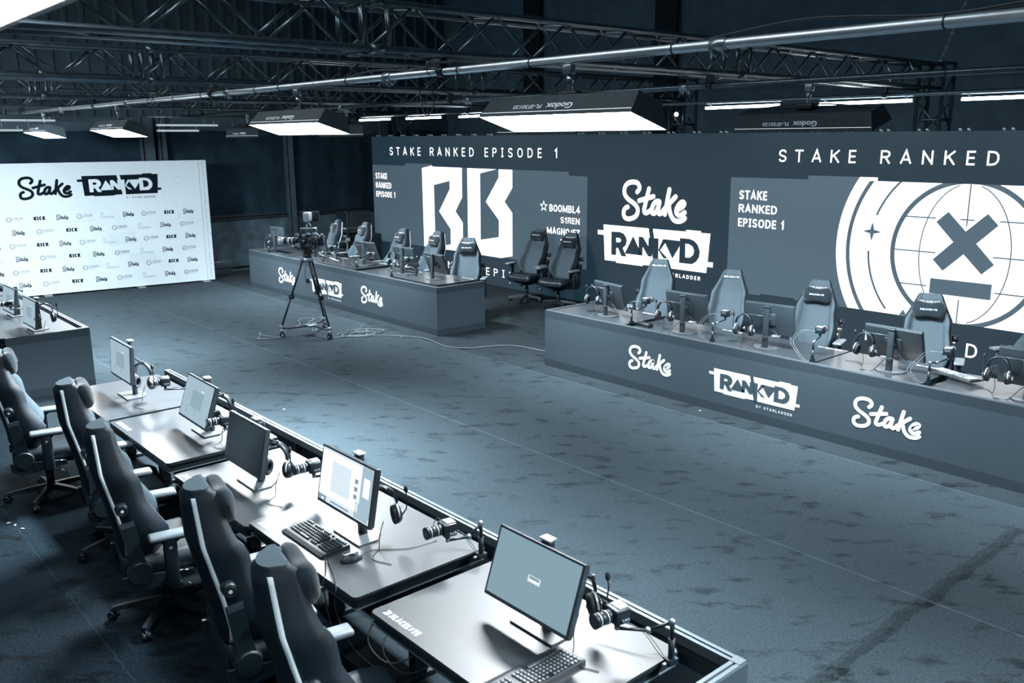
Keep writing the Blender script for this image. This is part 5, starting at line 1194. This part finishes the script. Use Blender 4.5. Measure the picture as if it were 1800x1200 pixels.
# ================================================================== FLOOR CABLES, CASES, SCRAPS
def fc(pts, r, lb): return wire([(a, b_, .008 + (.006 if i % 3 == 1 else 0)) for i, (a, b_) in enumerate(pts)], r, lb, 'cable_pale', 'cable', 'cables on the carpet')
fc([(5.93, 12.05), (5.75, 12.45), (5.848, 12.632), (5.70, 12.35), (5.614, 12.202), (5.95, 12.08), (6.2, 12.5), (6.55, 12.70), (6.78, 13.14), (7.0, 13.05), (6.72, 12.75), (6.95, 12.95), (7.18, 13.1), (7.0, 12.8)], .007, 'pale cable looped on the carpet around the tripod wheels')
fc([(6.6, 11.63), (6.8, 11.75), (7.1, 11.78), (7.35, 11.50), (7.20, 11.35), (6.9, 11.35), (6.65, 11.5), (6.8, 11.66), (7.1, 11.6), (7.15, 11.4), (6.95, 11.25), (6.75, 11.4), (6.85, 11.6), (7.05, 11.5), (6.95, 11.35)], .008, 'pale cable coiled on the carpet right of the tripod')
fc([(6.45, 11.52), (6.7, 11.45), (7.0, 11.3), (7.28, 10.97), (7.46, 10.545), (7.40, 9.90), (7.6, 9.6), (7.77, 9.512), (8.136, 9.315), (8.248, 8.74), (8.3, 8.25)], .008, 'pale cable running across the carpet to the long counter')
cp = MB(); cp.tube([(.09 * math.cos(a), .13 * math.sin(a), .03 + .012 * math.sin(3 * a)) for a in [2 * PI * k / 24 for k in range(24)]], .007, 6, 0, None, True); cp.tube([(.07 * math.cos(a) + .03, .02 * math.sin(a), .06 + .05 * math.sin(a)) for a in [2 * PI * k / 20 for k in range(20)]], .007, 6, 0, None, True)
tag(obj('cable_coil', cp.mesh('cable_coil', 'cable_pale'), None, (6.98, 11.5, .012)), 'small knot of pale cable on top of the coil right of the tripod', 'cable')
def case(x, y, z, dx, dy, dz, lb):
    t_ = thing('flight_case', lb, 'case', (x, y, z), 0, 'dark cases stacked beside the screen')
    mb = MB(); mb.rbox((0, 0, dz / 2), (dx, dy, dz), .012, 0, None, 2, False); obj('shell', mb.mesh('case_shell', 'case'), t_)
    mb = MB(); mb.rbox((-dx / 2 - .004, 0, dz * .6), (.012, .16, .10), .004); obj('handle', mb.mesh('case_handle', 'black_matt'), t_)
    mb = MB(); mb.box((0, 0, dz * .82), (dx + .012, dy + .012, .02)); obj('edge_band', mb.mesh('case_band', 'black'), t_)
    return t_
case(10.8, 17.72, 0, .62, .92, .80, 'large dark case on the floor at the left end of the screen')
case(10.75, 17.85, .80, .55, .62, .50, 'dark case standing on the larger case at the left end of the screen')
wire([(10.45, 17.75, 1.32), (10.43, 17.6, 1.28), (10.44, 17.62, 1.1), (10.46, 17.70, .98), (10.45, 17.68, .90)], .006, 'thin pale cable hanging down the upper dark case', 'cable_pale')
rk = thing('equipment_rack', 'black rack of small devices behind the far counter, between two chairs', 'rack', (9.95, 16.75, 0))
mb = MB()
for sx_ in (-.2, .2):
    for sy_ in (-.27, .27): mb.box((sx_, sy_, .5), (.03, .03, 1.0))
for z in (.05, .40, .70, .985): mb.box((0, 0, z), (.44, .58, .025))
obj('frame', mb.mesh('rack_frame', 'black'), rk)
for z, k in ((.42, 0), (.54, 1), (.72, 2), (.84, 3)):
    mb = MB(); mb.rbox((0, 0, z + .05), (.36, .46, .09), .006, 0, None, 2, False); mb.box((-.183, .05 - .03 * k, z + .05), (.006, .20, .035), 1); mb.box((-.183, -.16, z + .05), (.006, .05, .02), 2); obj('device', mb.mesh('rack_device', ['black_matt', 'stand_base', 'white_print']), rk)
mb = MB(); mb.rbox((0, 0, 1.04), (.30, .34, .09), .01, 0); mb.box((-.153, 0, 1.05), (.005, .30, .025), 1); obj('top_device', mb.mesh('rack_top_device', ['black', 'silver']), rk)
mb = MB(); mb.cyl((0, 0, .85), (0, 0, 0), .018, None, 8, 0); mb.box((0, 0, .86), (.10, .10, .06), 0); mb.rbox((0, 0, .01), (.3, .3, .02), .004, 0)
tag(obj('pale_post', mb.mesh('pale_post', 'silver'), None, (9.62, 16.3, 0)), 'short pale post standing before the equipment rack', 'post')
mb = MB(); mb.rbox((0, 0, .07), (.5, .12, .14), .01, 0); mb.tube([(-.25, 0, .14), (-.25, 0, .30), (.25, 0, .30), (.25, 0, .14)], .008, 6, 1)
tag(obj('floor_box', mb.mesh('floor_box', ['case', 'steel']), None, (7.9, 18.8, 0)), 'small dark box with a handle bar on the floor by the back wall', 'box')
for i, (x, y, lb) in enumerate(((1.24, 7.46, 'white scrap on the dark floor, near the far chair wheel'), (1.27, 7.38, 'thin white scrap on the dark floor beside the seam'), (1.30, 7.27, 'tiny white scrap on the dark floor closest to the camera'), (4.26, 8.74, 'white scrap lying alone on the open carpet'), (7.62, 5.6, 'white scrap near the foot of the long counter'), (7.3, 10.9, 'white scrap beside the cable end on the carpet'))):
    mb = MB(); mb.prism([(-.012, -.004), (.012, -.006), (.016, .004), (-.008, .007)], .002, .005)
    tag(obj('paper_scrap', mb.mesh('paper_scrap', 'dirt'), None, (x, y, 0), (0, 0, i * 1.1)), lb, 'scrap', 'white scraps on the floor')
# cables and boxes along the bright pipe
for y, lb in ((5.25, 'grey driver box strapped on the bright pipe by the nearest truss'), (9.2, 'grey driver box strapped on the bright pipe by the second truss'), (10.9, 'small driver box farther along the bright pipe')):
    t_ = thing('driver_box', lb, 'box', (3.98, y + .12, ZP + .03), 0, 'driver boxes on the bright pipe')
    mb = MB(); mb.rbox((0, 0, .03), (.07, .16, .055), .006, 0); obj('box_body', mb.mesh('driver_body', 'stand_base'), t_)
    mb = MB(); mb.torus((0, .05, -.0), .052, .004, 'y', 14); mb.torus((0, -.05, -.0), .052, .004, 'y', 14); mb.tube(smooth_path([(0, .08, .03), (.03, .18, .02), (.03, .22, -.05), (.02, .14, -.12), (.01, .04, -.05), (.02, -.06, -.10), (.02, -.16, .0), (0, -.08, .03)]), .005, 6); obj('lead', mb.mesh('driver_lead', 'cable'), t_)
wire([(3.98, 3.0, ZP + .03), (3.97, 2.4, ZP + .075), (3.99, 1.8, ZP + .035), (3.98, 1.4, ZP + .05), (3.97, .9, ZP + .06), (3.98, .5, ZP + .034)], .008, 'black cable lying along the top of the bright pipe', 'cable', 'cable', 'cables along the bright pipe')
wire([(3.98, 6.6, ZP + .03), (4.0, 6.2, ZP + .06), (3.97, 5.6, ZP + .03), (3.95, 5.2, ZP + .06), (3.98, 4.4, ZP + .032)], .008, 'black cable along the bright pipe left of the large softbox', 'cable', 'cable', 'cables along the bright pipe')
wire([(3.98, 5.62, ZP + .03), (4.03, 5.66, ZP - .10), (4.01, 5.60, ZP - .24), (4.0, 5.52, ZP - .30), (4.02, 5.46, ZP - .2), (3.99, 5.5, ZP + .02)], .005, 'cable loop hanging from the bright pipe left of the large softbox', 'cable', 'cable', 'cables along the bright pipe')
wire([(3.98, 1.02, ZP - .02), (3.96, 1.03, ZP - .10)], .006, 'pale tie end hanging from the bright pipe near the right edge', 'dirt', 'cable tie', 'cables along the bright pipe')
